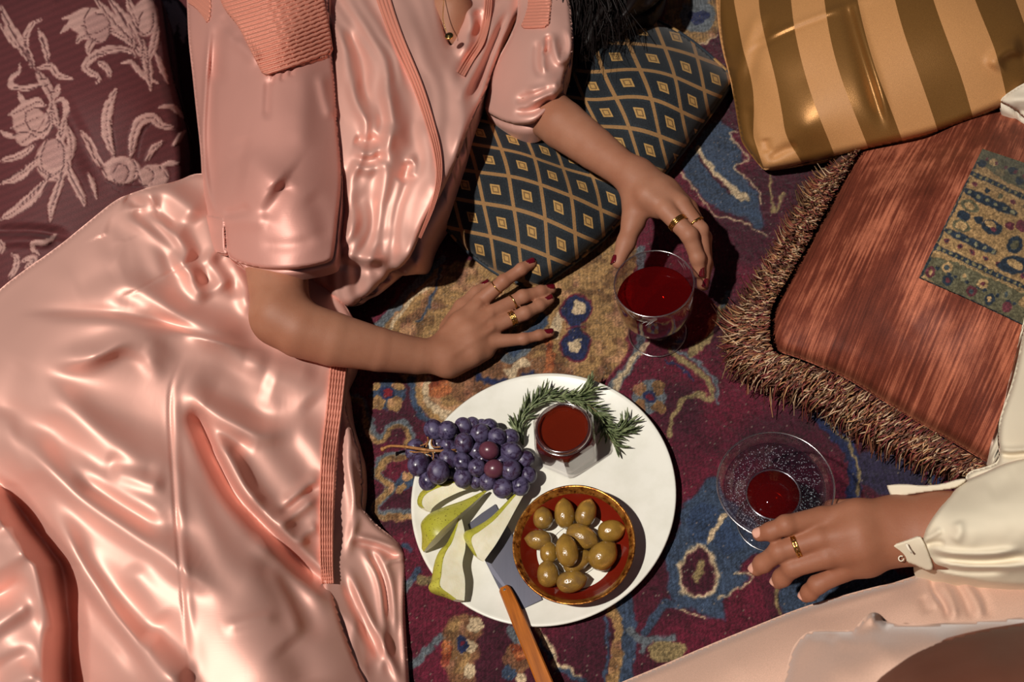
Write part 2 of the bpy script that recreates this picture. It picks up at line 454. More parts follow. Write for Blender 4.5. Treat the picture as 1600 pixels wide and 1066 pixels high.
def paint(x, y, base, shapes, soft=2.0):
    C = np.array(base, float)
    C = np.broadcast_to(C, x.shape + (3,)).copy() if C.ndim == 1 else C.copy()
    for s in shapes:
        c = np.array(s[1], float)
        if s[0] == 'e':
            d = np.hypot((x - s[4]) / s[2], (y - s[5]) / s[3]); m = smooth(1.06, .94, d)
        else:
            pts = np.array(s[-1], float); pad = 6 + (s[2] if s[0] in 'sl' else 0)
            k = (x > pts[:, 0].min() - pad) & (x < pts[:, 0].max() + pad) & (y > pts[:, 1].min() - pad) & (y < pts[:, 1].max() + pad)
            m = np.zeros(x.shape)
            if s[0] == 'p':
                pl = chaikin(pts, 1); d, _, _ = segdist(x[k], y[k], pl, True)
                m[k] = smooth(-soft, soft, np.where(inside(x[k], y[k], pl), d, -d))
            elif s[0] == 's':
                d, _, _ = segdist(x[k], y[k], spline(pts, 6 * len(pts))); m[k] = smooth(s[2] / 2 + soft * .6, s[2] / 2 - soft * .6, d)
            else:      # tapered leaf
                d, _, t = segdist(x[k], y[k], spline(pts, 6 * len(pts))); w = s[2] / 2 * np.clip(np.sin(np.pi * np.clip(t * .9 + s[3], 0, 1)), .06, 1) ** .75
                m[k] = smooth(w + soft * .5, w - soft * .5, d)
        C += (c - C) * m[..., None]
    return C

def slin(c):
    c = np.clip(c, 0, 255) / 255
    return np.where(c <= .04045, c / 12.92, ((c + .055) / 1.055) ** 2.4)

def axis(lo, a, b, hi, fine, coarse):
    return np.r_[np.arange(lo, a, coarse), np.arange(a, b, fine), np.arange(b, hi, coarse)]
ax_ = axis(-1.35, -.36, .52, 1.2, .0018, .014); ay_ = axis(-.7, -.29, .86, 1.5, .0018, .014)
gx, gy = np.meshgrid(ax_, ay_)
pxx, pyy = proj(np.stack([gx, gy, np.zeros_like(gx)], -1))
wx = pxx + 7 * vnoise(pxx, pyy, 16, 1) + 5 * vnoise(pxx, pyy, 6, 2); wy = pyy + 7 * vnoise(pxx, pyy, 16, 3) + 5 * vnoise(pxx, pyy, 6, 4)
# outside the traced field the pattern carries on mirrored
mx = np.where(wx < 560, 1120 - wx, wx); mx = np.where(mx > 1400, 2800 - mx, mx); my = np.where(wy > 1066, 2132 - wy, np.where(wy < 0, -wy, wy))
mx = np.where((wx < 530) | (wx > 1450), mx, wx)
b0 = np.array(RED)[None, None] + (np.array(RED2) - np.array(RED))[None, None] * smooth(-.2, .2, vnoise(gx * 1000, gy * 1000, 60, 5))[..., None]
RC = paint(mx, my, b0, RUGSHAPES, 2.8)
gm_ = smooth(30, 70, RC[..., 0] - RC[..., 2] - 20) * smooth(60, 100, RC[..., 1])
RC += gm_[..., None] * (np.array([-50., -46, -30]) * smooth(0, .4, vnoise(gx * 1000, gy * 1000, 9, 12) + vnoise(gx * 1000, gy * 1000, 28, 13))[..., None] + np.array([26., 14, 22]) * smooth(.05, .35, vnoise(gx * 1000, gy * 1000, 14, 14))[..., None])
far = smooth(.0, .35, np.hypot(gx - .32, gy - .1) * 0)        # no tonal falloff: one even wool colour field
weave = .86 + .14 * np.sin(gx * 2 * np.pi / .0052)
sp = 1 + .95 * (RNG.random(gx.shape) - .5) + .5 * vnoise(gx * 1000, gy * 1000, 5, 6) + .35 * vnoise(gx * 1000, gy * 1000, 22, 8)
RC = slin(RC) * np.clip(sp, .3, 1.9)[..., None] * weave[..., None]
fl = RNG.random(gx.shape) > .994
RC[fl] = RC[fl] * .5 + np.array([.25, .2, .16]) * .6
gz = -.0034 + .0011 * RNG.random(gx.shape) + .0016 * vnoise(gx * 1000, gy * 1000, 7, 9)
nx_, ny_ = len(ax_), len(ay_)
me = bpy.data.meshes.new('rug')
idx = np.arange(nx_ * ny_).reshape(ny_, nx_)
q = np.stack([idx[:-1, :-1], idx[:-1, 1:], idx[1:, 1:], idx[1:, :-1]], -1).reshape(-1, 4)
top = np.stack([gx, gy, gz], -1).reshape(-1, 3)
me.vertices.add(len(top)); me.vertices.foreach_set('co', top.astype(np.float32).ravel())
me.loops.add(q.size); me.loops.foreach_set('vertex_index', q.astype(np.int32).ravel())
me.polygons.add(len(q)); me.polygons.foreach_set('loop_start', np.arange(0, q.size, 4, dtype=np.int32))
me.update(calc_edges=True)
ca = me.color_attributes.new('col', 'FLOAT_COLOR', 'POINT')
ca.data.foreach_set('color', np.c_[RC.reshape(-1, 3), np.ones(nx_ * ny_)].astype(np.float32).ravel())
t = NT('rug_wool'); at = t.n('ShaderNodeAttribute', attribute_name='col'); v = t.coord('Object')
sp_ = t.ramp(t.noise(v, 1100, 2), [(.3, G(.55)), (.7, G(1.35))])
t.base(t.mix(1.0, at.outputs[0], sp_, 'MULTIPLY')).set(Roughness=.85, Sheen_Weight=.15, Sheen_Roughness=.5, Specular_IOR_Level=.2)
t.bump(t.noise(v, 900, 3), .8, .002)
rug = link('rug', me, t.m, None)
so = rug.modifiers.new('thickness', 'SOLIDIFY'); so.thickness = .009; so.offset = -1
tag(rug, 'wine red wool rug with gold and blue floral medallions', 'rug')

# ================================================================== cushions
def m_vcol(name, rough=.7, bscale=700, bstr=.5, sheen=.2, spec=.3, mottle=(.75, 1.25)):
    t = NT(name); at = t.n('ShaderNodeAttribute', attribute_name='col'); v = t.coord('Object')
    t.base(t.mix(1.0, at.outputs[0], t.ramp(t.noise(v, bscale, 2), [(.3, G(mottle[0])), (.7, G(mottle[1]))]), 'MULTIPLY'))
    t.set(Roughness=rough, Sheen_Weight=sheen, Specular_IOR_Level=spec); t.bump(t.noise(v, bscale, 3), bstr, .001); return t

# ---- burgundy brocade cushion, far left
BR = lambda pts, w, o=.05: ('l', (172, 132, 124), w * .9, o, pts)
brz = ztps([(-80,-60,16),(0,0,18),(120,0,20),(240,0,17),(275,120,15),(295,260,11),(0,150,19),(120,150,21),(230,150,18),(0,300,16),(150,300,15),(0,420,13),(100,420,12),(-80,250,14),(-90,480,9),(250,330,10)])
BROC = [BR(p, w) for p, w in [
 ([(0,8),(15,40),(35,75),(52,105)], 17), ([(0,38),(18,62),(40,85)], 12), ([(64,30),(46,42),(40,70),(48,105)], 12), ([(36,55),(42,80),(54,106)], 12), ([(61,45),(70,72),(76,100)], 13),
 ([(30,98),(30,112),(18,122),(20,136),(60,134)], 9), ([(14,128),(34,138),(66,132)], 11), ([(56,108),(78,104),(92,118),(114,123)], 13),
 ([(58,112),(66,124),(76,140),(82,156)], 19), ([(92,132),(88,146),(80,152)], 11), ([(82,160),(98,156),(104,172),(96,192)], 10),
 ([(80,155),(84,175),(90,200)], 18), ([(30,145),(38,165),(46,172)], 10),
 ([(15,180),(34,172),(56,160),(70,164)], 22), ([(20,200),(40,192),(62,182)], 26), ([(0,205),(15,212),(30,213)], 10), ([(36,222),(60,200),(72,180)], 26), ([(66,215),(74,190),(80,165)], 22), ([(90,230),(98,205),(102,185)], 18), ([(110,250),(112,220),(105,195)], 14),
 ([(0,252),(30,243),(55,226)], 12), ([(0,288),(25,278),(50,258),(62,242)], 15), ([(0,344),(28,326),(52,306),(74,280)], 18), ([(78,346),(82,318),(92,290),(98,270)], 15), ([(133,320),(124,300),(112,276),(106,256)], 15), ([(150,310),(146,290),(138,270)], 8),
 ([(128,206),(140,225),(152,250),(164,262)], 15), ([(181,140),(172,160),(166,186),(168,214),(178,244)], 20), ([(272,200),(252,196),(238,184),(220,190),(210,210),(204,244)], 19), ([(256,220),(240,232),(228,252)], 12),
 ([(247,168),(262,166),(274,170),(290,186)], 10), ([(270,228),(280,216),(290,202)], 9), ([(250,262),(262,256),(280,255)], 10),
 ([(98,30),(108,28),(114,32),(95,52)], 11), ([(120,66),(130,56),(150,52),(170,40)], 20), ([(138,84),(140,70),(150,60)], 14),
 ([(150,130),(156,122),(140,112),(134,104),(146,88),(170,78),(200,78),(214,90)], 15), ([(172,122),(168,108),(152,96)], 12), ([(190,98),(206,98),(224,118),(248,130)], 10),
 ([(170,46),(190,56),(210,72),(218,88)], 14), ([(150,0),(170,24),(192,48),(214,66)], 18), ([(172,0),(190,24),(206,46),(216,60)], 18), ([(200,0),(210,24),(218,50)], 20), ([(236,140),(232,112),(226,86),(218,56)], 16), ([(232,96),(240,70),(248,40)], 15), ([(262,130),(252,104),(242,82)], 11),
 ([(80,372),(86,368),(72,378),(54,380),(52,390),(62,398)], 11), ([(18,396),(26,404),(24,420),(14,436)], 12), ([(34,410),(44,404),(54,406),(40,420)], 12), ([(0,376),(4,388),(0,396)], 12)]]
BROC += [('e', (172, 132, 124), 34, 22, 142, 34), ('e', (158, 118, 112), 22, 24, 152, 44), ('e', (172, 132, 124), 20, 30, 228, 28), ('e', (168, 128, 120), 28, 34, 84, 250), ('e', (156, 116, 110), 20, 22, 84, 240), ('e', (172, 132, 124), 30, 22, 190, 266), ('e', (156, 116, 110), 16, 18, 188, 270), ('e', (168, 128, 120), 24, 20, 240, 276), ('e', (166, 126, 118), 26, 26, 46, 190), ('e', (168, 128, 120), 14, 14, 38, 214)]
EDG = [('s', (74, 40, 42), 1.6, p) for p in [
 [(140,14),(132,34),(140,58),(160,66),(172,50),(166,26),(148,20)], [(128,40),(136,44)], [(150,0),(180,36),(214,72)], [(172,0),(198,40),(218,72)], [(190,0),(206,30),(220,60)], [(222,18),(216,40),(224,54),(238,44),(240,20)], [(228,58),(232,100),(235,130)], [(180,56),(200,70),(216,80)], [(146,90),(170,82),(205,84),(218,98)], [(222,60),(222,90),(224,110)],
 [(66,240),(72,222),(86,216),(98,228),(100,254),(88,272),(72,268),(64,254),(66,240)], [(60,262),(74,274),(90,280)], [(0,285),(30,268),(60,244)], [(30,322),(58,296),(78,274)], [(84,320),(92,290),(96,268)], [(104,250),(112,278),(126,306)], [(40,176),(60,168),(76,180),(74,200),(58,206),(42,196),(40,176)], [(18,212),(40,206),(56,214)], [(80,165),(82,200)], [(92,170),(94,214)],
 [(172,190),(178,216),(180,244)], [(214,246),(222,210),(236,192)], [(176,270),(184,258),(198,262),(200,276),(188,288),(178,282)], [(160,262),(176,292),(190,300)], [(204,246),(212,262),(206,290)], [(214,264),(222,290)], [(230,262),(240,272),(236,286)], [(250,262),(262,276)], [(164,284),(200,292),(230,290)], [(134,216),(148,244),(164,266)],
 [(58,112),(62,116)], [(40,60),(46,90),(52,106)], [(64,58),(74,86),(78,100)], [(22,136),(40,140),(66,134)], [(2,16),(24,60),(46,98)], [(64,124),(80,120)], [(70,134),(88,130)], [(76,146),(90,142)]]]
EDG += [('s', (92, 56, 56), 1.2, q_[4]) for q_ in BROC if q_[0] == 'l' and q_[2] > 10]
def brocol(x, y):
    a = x + 2.5 * vnoise(x, y, 7, 21); b = y + 2.5 * vnoise(x, y, 7, 22)
    c = paint(a, b, np.broadcast_to(np.array([84., 38, 40]), x.shape + (3,)), BROC, 1.4)
    c = paint(a, b, c, EDG, 1.0)
    return slin(c * (1 + .05 * np.sin((x + y * .4) * 2.2))[:, None])
def broz(x, y):
    m = paint(x, y, np.zeros(x.shape + (3,)), [(s[0], (1, 1, 1)) + s[2:] for s in BROC], 2.5)[:, 0]
    m -= .7 * paint(x, y, np.zeros(x.shape + (3,)), [(s[0], (1, 1, 1)) + s[2:] for s in EDG], 1.6)[:, 0]
    f = [([(-20,364),(40,362),(80,366),(115,372)], -1.2, 10, 5), ([(-20,378),(40,376),(90,380)], .8, 12, 9), ([(30,30),(60,5),(80,-20)], .8, 22, 22), ([(20,50),(80,120),(110,180),(150,260),(180,310)], -.9, 10, 22), ([(250,0),(262,80),(285,170),(300,230)], 1.0, 22, 12)]
    return brz(x, y) + .0016 * m + fold_field(x, y, f)
t = m_vcol('burgundy_brocade', .62, 900, .5, .04, .3); M_BROC = t.m
cu = patch('brocade_cushion', [(-110,-70),(60,-80),(200,-60),(250,-20),(258,40),(268,110),(284,170),(296,215),(300,260),(296,330),(240,400),(120,450),(0,500),(-110,520),(-140,250)], broz, 2.6, M_BROC, None, (26, .05), (.2, .03), None, brocol)
tag(cu, 'burgundy brocade cushion with raised pink floral weave behind the reclining woman', 'cushion')
# a second, deeper fold of the same brocade behind it
cz2 = ztps([(240,-40,5),(300,-40,6),(330,120,5),(262,100,4),(320,280,3),(280,250,3)])
cu2 = patch('brocade_bolster', [(225,-60),(330,-70),(360,80),(350,300),(290,330),(262,200),(240,60)], lambda x, y: cz2(x, y) + .0012 * paint(x, y, np.zeros(x.shape + (3,)), [('l', (1,1,1), 16, .05, [(256,2),(270,20),(266,60)]), ('l', (1,1,1), 14, .05, [(270,0),(284,30),(286,66)])], 2)[:, 0], 4, M_BROC, None, (20, .03), (.1, .02), None,
   lambda x, y: slin(paint(x, y, np.broadcast_to(np.array([84., 38, 40]), x.shape + (3,)), [('l', (190,150,140), 16, .05, [(256,2),(270,20),(266,60)]), ('l', (190,150,140), 14, .05, [(270,0),(284,30),(286,66)])], 1.5)))
tag(cu2, 'shaded brocade bolster wedged between burgundy cushion and pink sleeve', 'cushion')

# ---- navy diamond cushion
z4 = lambda a, b: (500 + a / 2.5, b / 2.5)
SQ = {(0,0):(685,740),(1,0):(808,765),(2,0):(932,810),(3,0):(1048,865),(0,1):(710,870),(1,1):(828,905),(2,1):(942,955),(-1,1):(595,850),(0,2):(728,1010),(-1,2):(625,975),(1,-1):(790,645),(2,-1):(908,685),(3,-1):(1025,725),(4,-1):(1140,775),(2,-2):(880,590),(3,-2):(985,625),
      (6,-3):(1288,587),(5,-4):(1118,440),(6,-4):(1250,440),(7,-4):(1368,480),(5,-5):(1065,338),(6,-5):(1200,322),(7,-5):(1342,340),(8,-5):(1455,395),(6,-6):(1155,222),(7,-6):(1300,228),(8,-6):(1430,262)}
uvq = TPS([z4(*v) for v in SQ.values()], np.array([k for k in SQ], float) + .5, .02)
t = NT('navy_diamond_weave'); uvn = t.n('ShaderNodeUVMap', uv_map='UVMap'); sx = t.n('ShaderNodeSeparateXYZ'); t.l(uvn.outputs[0], sx.inputs[0])
fu = t.math('ABSOLUTE', t.math('SUBTRACT', t.math('FRACT', sx.outputs[0]), .5)); fvv = t.math('ABSOLUTE', t.math('SUBTRACT', t.math('FRACT', sx.outputs[1]), .5))
lineu = t.math('GREATER_THAN', fu, .44); linev = t.math('GREATER_THAN', fvv, .44); ln = t.math('MAXIMUM', lineu, linev)
sq = t.math('LESS_THAN', t.math('MAXIMUM', fu, fvv), .155); sqi = t.math('LESS_THAN', t.math('ABSOLUTE', t.math('SUBTRACT', t.math('MAXIMUM', fu, fvv), .085)), .022)
v = t.coord('Object')
nav = t.mix(t.ramp(t.noise(v, 500, 2), [(.35, G(0)), (.65, G(1))]), lin(19, 25, 31), lin(40, 47, 52))
inner = t.math('LESS_THAN', t.math('MAXIMUM', fu, fvv), .37)
nav = t.mix(t.math('MULTIPLY', inner, .55), nav, lin(16, 21, 28))
cc = t.mix(ln, nav, lin(142, 106, 66)); cc = t.mix(sq, cc, lin(172, 134, 78)); cc = t.mix(t.math('MULTIPLY', sqi, .8), cc, lin(96, 72, 44))
t.base(t.mix(1.0, cc, t.ramp(t.noise(v, 1400, 1), [(.35, G(.7)), (.65, G(1.25))]), 'MULTIPLY')).set(Roughness=.7, Specular_IOR_Level=.25, Sheen_Weight=.1)
t.bump(t.math('ADD', t.math('MULTIPLY', t.math('MAXIMUM', ln, sq), .6), t.noise(v, 1000, 2)), .5, .001)
M_NAVY = t.m
nvz = ztps([(845,442,3.4),(900,405,4.2),(970,342,4.6),(1040,268,5),(1100,190,5),(1143,126,4.6),(1080,60,5),(990,20,5),(720,385,3.6),(780,425,3.4),(660,330,6),(800,330,8),(870,370,6.6),(900,330,7.8),(850,260,8.5),(960,280,7),(920,240,7.0),(880,200,7.0),(1000,130,10),(1060,150,9),(1000,200,8.5),(950,100,9.5),(760,240,8),(700,240,7),(1100,120,7),(820,410,4.6),(1030,230,6.6)])
t = None
nav_o = [(650,300),(700,360),(735,398),(770,424),(800,440),(830,446),(840,447),(847,444),(860,436),(900,408),(945,372),(975,338),(1010,308),(1040,270),(1075,225),(1115,172),(1138,138),(1144,129),(1144,122),(1138,114),(1128,104),(1085,66),(1040,38),(990,18),(940,10),(860,60),(740,140),(670,220)]
cn = empty('diamond_cushion', P(900., 250., 0.))
def child_fix(root):
    for c in root.children: c.matrix_parent_inverse = Matrix.Translation(root.location).inverted()
nfold = [([(905,100),(920,200),(880,230)], -.7, 30, 30), ([(840,215),(900,270),(975,320)], -.9, 22, 22), ([(1010,300),(1040,240)], -.4, 14, 10)]
patch('cover', nav_o, lambda x, y: nvz(x, y) + fold_field(x, y, nfold), 3.2, M_NAVY, cn, (24, .028), (.05, .03), lambda x, y: uvq(x, y))
pp = resample(chaikin(nav_o, 2), 5); zz = nvz(pp[:, 0], pp[:, 1]) - .027
t = NT('navy_gold_piping'); v = t.coord('Object'); t.base(t.ramp(t.noise(v, 38, 1), [(.56, lin(30, 40, 50)), (.6, lin(150, 114, 66))])).set(Roughness=.7)
pl = P(pp[:, 0], pp[:, 1], zz); o = meshobj('piping', *tube_geo(np.vstack([pl, pl[:1]]), .0032, 8, False), t.m, cn); o['label'] = 'gold flecked piping along the seam'
child_fix(cn)
tag(cn, 'navy cushion woven with gold diamonds under the woman\'s arm', 'cushion')

# ---- gold striped satin cushion
z8 = lambda a, b: (1080 + a / 3.077, b / 3.077)
SL = [[(205,0),(250,240),(300,660),(350,812)], [(325,0),(360,200),(440,560),(525,770)], [(480,0),(560,400),(685,735)], [(640,0),(720,370),(845,695)], [(800,0),(900,370),(1000,635)], [(980,0),(1080,320),(1170,580)], [(1165,0),(1250,240),(1345,530)], [(1365,0),(1460,240),(1515,460)], [(1560,0),(1640,240)]]
sp_p, sp_v = [(1128, 0), (1145, 130), (1158, 222)], [0.1, .05, .1]
for i, l in enumerate(SL):
    for q_ in l: sp_p.append(z8(*q_)); sp_v.append(i + 1)
stq = TPS(sp_p, sp_v, .003)
t = NT('gold_stripe_satin'); uvn = t.n('ShaderNodeUVMap', uv_map='UVMap'); sx = t.n('ShaderNodeSeparateXYZ'); t.l(uvn.outputs[0], sx.inputs[0])
sat = t.math('LESS_THAN', t.math('FRACT', t.math('MULTIPLY', sx.outputs[0], .5)), .5)    # even index bands are satin
v = t.coord('Object'); gr = t.ramp(t.noise(v, 1500, 1), [(.3, G(.8)), (.7, G(1.2))])
t.base(t.mix(1.0, t.mix(sat, lin(190, 136, 84), lin(146, 102, 52)), gr, 'MULTIPLY'))
t.l(t.mix(sat, G(.62), G(.38)), t.b.inputs['Roughness']); t.l(t.mix(sat, G(.0), G(.5)), t.b.inputs['Metallic'])
t.bump(t.math('ADD', t.noise(v, 1200, 2), t.math('MULTIPLY', t.noise(v, 40, 4), .5)), .18, .0012)
M_STRIPE = t.m
gz_ = ztps([(1122,0,6),(1130,80,5.5),(1146,140,5),(1158,222,4),(1196,264,3.6),(1260,252,4.5),(1330,238,6.6),(1470,205,8.4),(1600,150,9.6),(1180,100,10),(1200,190,7.5),(1260,120,12.5),(1260,200,9.5),(1360,60,15),(1360,180,11),(1480,30,16),(1480,150,11.5),(1600,40,14),(1200,10,11.5),(1330,-60,14),(1640,100,10),(1600,-60,12),(1150,-60,6)])
gfold = [([(1316,-20),(1335,50),(1360,130),(1385,210)], -.55, 7, 12), ([(1330,-20),(1350,60),(1378,150),(1392,205)], .35, 6, 6), ([(1160,85),(1195,62),(1240,40),(1320,10),(1400,-20)], .3, 5, 9), ([(1160,90),(1195,68),(1240,46),(1320,16)], -.3, 4, 5), ([(1190,10),(1160,90),(1150,140)], .6, 14, 10), ([(1205,20),(1180,80),(1168,140)], -.5, 10, 12), ([(1170,160),(1172,205),(1190,245)], -.6, 8, 14), ([(1200,250),(1225,235),(1250,228)], -.5, 8, 6), ([(1195,215),(1200,240)], -.5, 7, 7), ([(1545,110),(1570,80),(1600,70)], .9, 12, 16), ([(1560,100),(1585,92),(1610,90)], -.5, 8, 10)]
cg = patch('striped_cushion', [(1100,-90),(1118,-20),(1120,20),(1126,70),(1140,120),(1146,150),(1154,200),(1157,214),(1159,222),(1164,230),(1176,246),(1190,263),(1196,266),(1204,266),(1250,258),(1330,239),(1400,224),(1470,206),(1540,178),(1600,152),(1680,120),(1690,-40),(1500,-120),(1300,-120)], lambda x, y: gz_(x, y) + fold_field(x, y, gfold), 3.2, M_STRIPE, None, (14, .02), (.03, .02), lambda x, y: np.stack([stq(x, y), y / 100], -1))
tag(cg, 'gold and tan striped satin cushion', 'cushion')

# ---- rust velvet cushion with kilim panel and fringe
cv = empty('velvet_cushion', P(1420., 450., 0.))
t = NT('rust_velvet'); v = t.coord('Object', (1, 1, 1), (0, 0, math.radians(25)))
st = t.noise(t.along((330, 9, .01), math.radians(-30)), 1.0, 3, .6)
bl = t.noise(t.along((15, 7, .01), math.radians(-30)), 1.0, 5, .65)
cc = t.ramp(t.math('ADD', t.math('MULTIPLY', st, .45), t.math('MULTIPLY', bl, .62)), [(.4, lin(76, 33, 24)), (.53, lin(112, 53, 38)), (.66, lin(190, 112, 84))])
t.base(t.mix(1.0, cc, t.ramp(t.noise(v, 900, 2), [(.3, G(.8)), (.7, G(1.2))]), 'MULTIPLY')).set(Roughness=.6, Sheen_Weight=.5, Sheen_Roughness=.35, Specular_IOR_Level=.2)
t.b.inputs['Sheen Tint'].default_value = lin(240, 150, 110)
t.bump(t.math('ADD', st, t.math('MULTIPLY', t.noise(v, 800, 2), .5)), .35, .001)
M_VEL = t.m
vz = ztps([(1345,225,4.4),(1290,330,5.2),(1235,430,5),(1200,495,4.6),(1212,552,4.2),(1320,592,5),(1400,640,5),(1490,692,5),(1565,738,5),(1660,780,5),(1330,400,10.5),(1300,500,8.6),(1400,300,12),(1420,450,14),(1400,560,10.5),(1500,600,11),(1520,400,16),(1500,250,14),(1580,320,16),(1600,520,14),(1560,670,8.5),(1450,208,5.4),(1450,180,4),(1560,130,4),(1600,170,6),(1660,600,9),(1700,300,11)])
vfold = [([(1400,520),(1450,480),(1500,520)], .35, 40, 40), ([(1250,540),(1300,545),(1400,590)], .25, 14, 20), ([(1455,215),(1500,232),(1535,236)], -.4, 10, 14)]
velz = lambda x, y: vz(x, y) + fold_field(x, y, vfold)
vel_o = [(1345,215),(1335,240),(1310,290),(1290,330),(1262,382),(1235,430),(1212,470),(1203,500),(1205,535),(1214,550),(1250,560),(1320,590),(1360,615),(1400,640),(1450,670),(1490,692),(1530,716),(1565,738),(1650,790),(1740,700),(1740,250),(1640,140),(1560,130),(1450,180)]
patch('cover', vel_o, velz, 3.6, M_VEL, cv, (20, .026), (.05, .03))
# kilim panel
def kilcol(x, y):
    e1 = np.array([164., 75]) / 180.3; e2 = np.array([99., -201]) / 224
    det = e1[0] * e2[1] - e1[1] * e2[0]
    dx, dy = x - 1436, y - 433
    u = (dx * e2[1] - dy * e2[0]) / det; w = (e1[0] * dy - e1[1] * dx) / det      # px along / across the panel
    u = u + 3 * vnoise(x, y, 5, 31); w = w + 3 * vnoise(x, y, 5, 32)
    G1, TAN, NV, GR, MR = (146, 116, 78), (158, 128, 88), (34, 44, 56), (86, 82, 62), (92, 44, 52)
    S = [('p', GR, [(-5,-5),(220,-5),(220,48),(-5,48)])]
    for k in range(14):
        a = 12 + k * 17 + 4 * math.sin(k * 2.1)
        S += [('e', [MR, TAN, NV, (110, 104, 80)][k % 4], 8, 9, a, 14 + 18 * (k % 2)), ('e', [TAN, (60, 70, 74), MR][k % 3], 3.5, 4, a, 14 + 18 * (k % 2)), ('e', NV, 4, 3, a + 8, 24)]
    S += [('s', NV, 2, [(0, 0), (220, 0)]), ('s', NV, 3, [(2, -5), (2, 230)]), ('s', TAN, 2, [(0,46),(220,46)]), ('s', NV, 8, [(0,54),(220,54)]), ('s', TAN, 2, [(0,60),(220,60)])]
    for k in range(22): S += [('e', (120, 110, 78), 2.6, 2.6, 8 + k * 10, 54)]
    for k in range(9): S += [('e', MR, 4.5, 4, 14 + k * 22, 70), ('e', NV, 1.8, 1.8, 14 + k * 22, 70)]
    S += [('p', NV, [(4,78),(92,78),(92,90),(4,90)]), ('p', NV, [(4,146),(94,146),(94,160),(4,160)])]
    for k in range(6): S += [('e', (112, 108, 84), 3, 3, 12 + k * 15, 84), ('e', (112, 108, 84), 3, 3, 12 + k * 15, 153)]
    S += [('e', NV, 11, 8, 20, 116), ('e', GR, 14, 9, 24, 100), ('e', TAN, 9, 6, 24, 100), ('e', GR, 15, 9, 22, 134), ('e', TAN, 8, 5, 22, 134), ('e', NV, 17, 11, 68, 118), ('e', TAN, 9, 5, 64, 121), ('e', MR, 5, 4, 72, 116), ('e', NV, 12, 14, 112, 108), ('e', GR, 6, 7, 112, 108), ('e', MR, 11, 9, 110, 140), ('p', NV, [(100,62),(140,66),(150,92),(122,96),(104,84)]), ('e', TAN, 14, 6, 126, 80), ('e', NV, 12, 16, 150, 140), ('e', GR, 8, 8, 140, 118), ('e', MR, 7, 6, 92, 132), ('e', NV, 7, 6, 44, 120)]
    for k in range(9): S += [('e', [MR, NV, GR][k % 3], 4.5, 4, 14 + k * 22, 168)]
    S += [('s', TAN, 2, [(0,176),(220,176)]), ('s', NV, 7, [(0,182),(220,182)]), ('s', TAN, 2, [(0,188),(220,188)]), ('p', GR, [(-5,192),(220,192),(220,240),(-5,240)])]
    for k in range(12): S += [('e', [NV, TAN, (110, 96, 70), NV][k % 4], 7, 6, 10 + k * 16, 202 + 10 * (k % 2)), ('e', MR, 3, 3, 14 + k * 16, 212)]
    for k in range(22): S += [('e', (120, 110, 78), 2.4, 2.4, 8 + k * 10, 182)]
    c = paint(u, w, np.broadcast_to(np.array(G1, float), x.shape + (3,)), S, 1.2)
    return slin(c) * (1 + .7 * (np.random.default_rng(3).random(x.shape) - .5))[:, None] * (1 + .9 * vnoise(x, y, 3, 33))[:, None]
kl = patch('kilim_panel', [(1535,232),(1536,233),(1600,254),(1680,282),(1680,283),(1680,545),(1679,546),(1600,508),(1520,470),(1437,434),(1436,433),(1485,334)], lambda x, y: velz(x, y) + .0035 + .0008 * vnoise(x, y, 4, 35), 1.9, m_vcol('kilim_weave', .8, 800, .7, .1, .2).m, cv, (3, .002), (.006, .0), None, kilcol, 1)
kl['label'] = 'flat woven kilim panel with navy and tan motifs'
# fringe: thousands of bent yarns, too many to count
fr_in = spline([(1345,232),(1318,280),(1290,330),(1262,382),(1235,430),(1212,468),(1204,500),(1208,545),(1240,560),(1300,582),(1360,615),(1420,650),(1490,692),(1545,728),(1580,745)], 200)
fr_out = spline([(1328,240),(1268,288),(1240,325),(1212,372),(1186,420),(1158,468),(1128,520),(1128,560),(1170,598),(1232,628),(1296,660),(1350,692),(1420,722),(1495,748),(1540,752)], 200)
cols, gv, gf, gm = [], [], [], []
for i in range(5200):
    t_ = random.random() * 198; k = int(t_); u = t_ - k
    a = fr_in[k] * (1 - u) + fr_in[k + 1] * u; b = fr_out[k] * (1 - u) + fr_out[k + 1] * u
    dirv = b - a; L = np.linalg.norm(dirv); side = np.array([-dirv[1], dirv[0]]) / L
    s0 = random.random() ** 1.2 * .62; s1 = min(1.06, s0 + random.uniform(.3, .5))
    sw = random.gauss(0, .26) * L * .8 + (.10 * L if t_ < 90 else -.05 * L)
    z0 = .050 + .012 * (1 - s0) ; zm = .056 + random.uniform(-.012, .014) - .01 * s0; z1 = .034 - .024 * s1 + random.uniform(-.008, .016)
    pts = []
    for f, zz_ in ((0, z0), (.35, zm + .003), (.7, (zm + z1) / 2 + .004), (1, max(.004, z1))):
        q_ = a + dirv * (s0 + (s1 - s0) * f) + side * (sw * f * f + random.gauss(0, 1.0))
        pts.append(P(q_[0], q_[1], zz_))
    V_, F_ = tube_geo(pts, [.0008, .0009, .0009, .0006], 3, False)
    o0 = len(gv); gv.extend(V_); gf.extend([tuple(x + o0 for x in f) for f in F_]); gm.append(len(F_))
    cols.append(random.choice([(160,104,76),(130,76,54),(186,140,98),(104,54,46),(128,100,70),(88,56,44),(200,168,136),(122,54,52),(96,62,48)]))
t = NT('fringe_yarn'); at = t.n('ShaderNodeAttribute', attribute_name='col'); t.l(at.outputs[0], t.b.inputs['Base Color']); t.set(Roughness=.5, Specular_IOR_Level=.35)
fr = meshobj('fringe', gv, gf, t.m, cv); at = fr.data.color_attributes.new('col', 'FLOAT_COLOR', 'POINT')
cc_ = np.repeat(slin(np.array(cols, float)), 12, 0); at.data.foreach_set('color', np.c_[cc_, np.ones(len(cc_))].astype(np.float32).ravel())
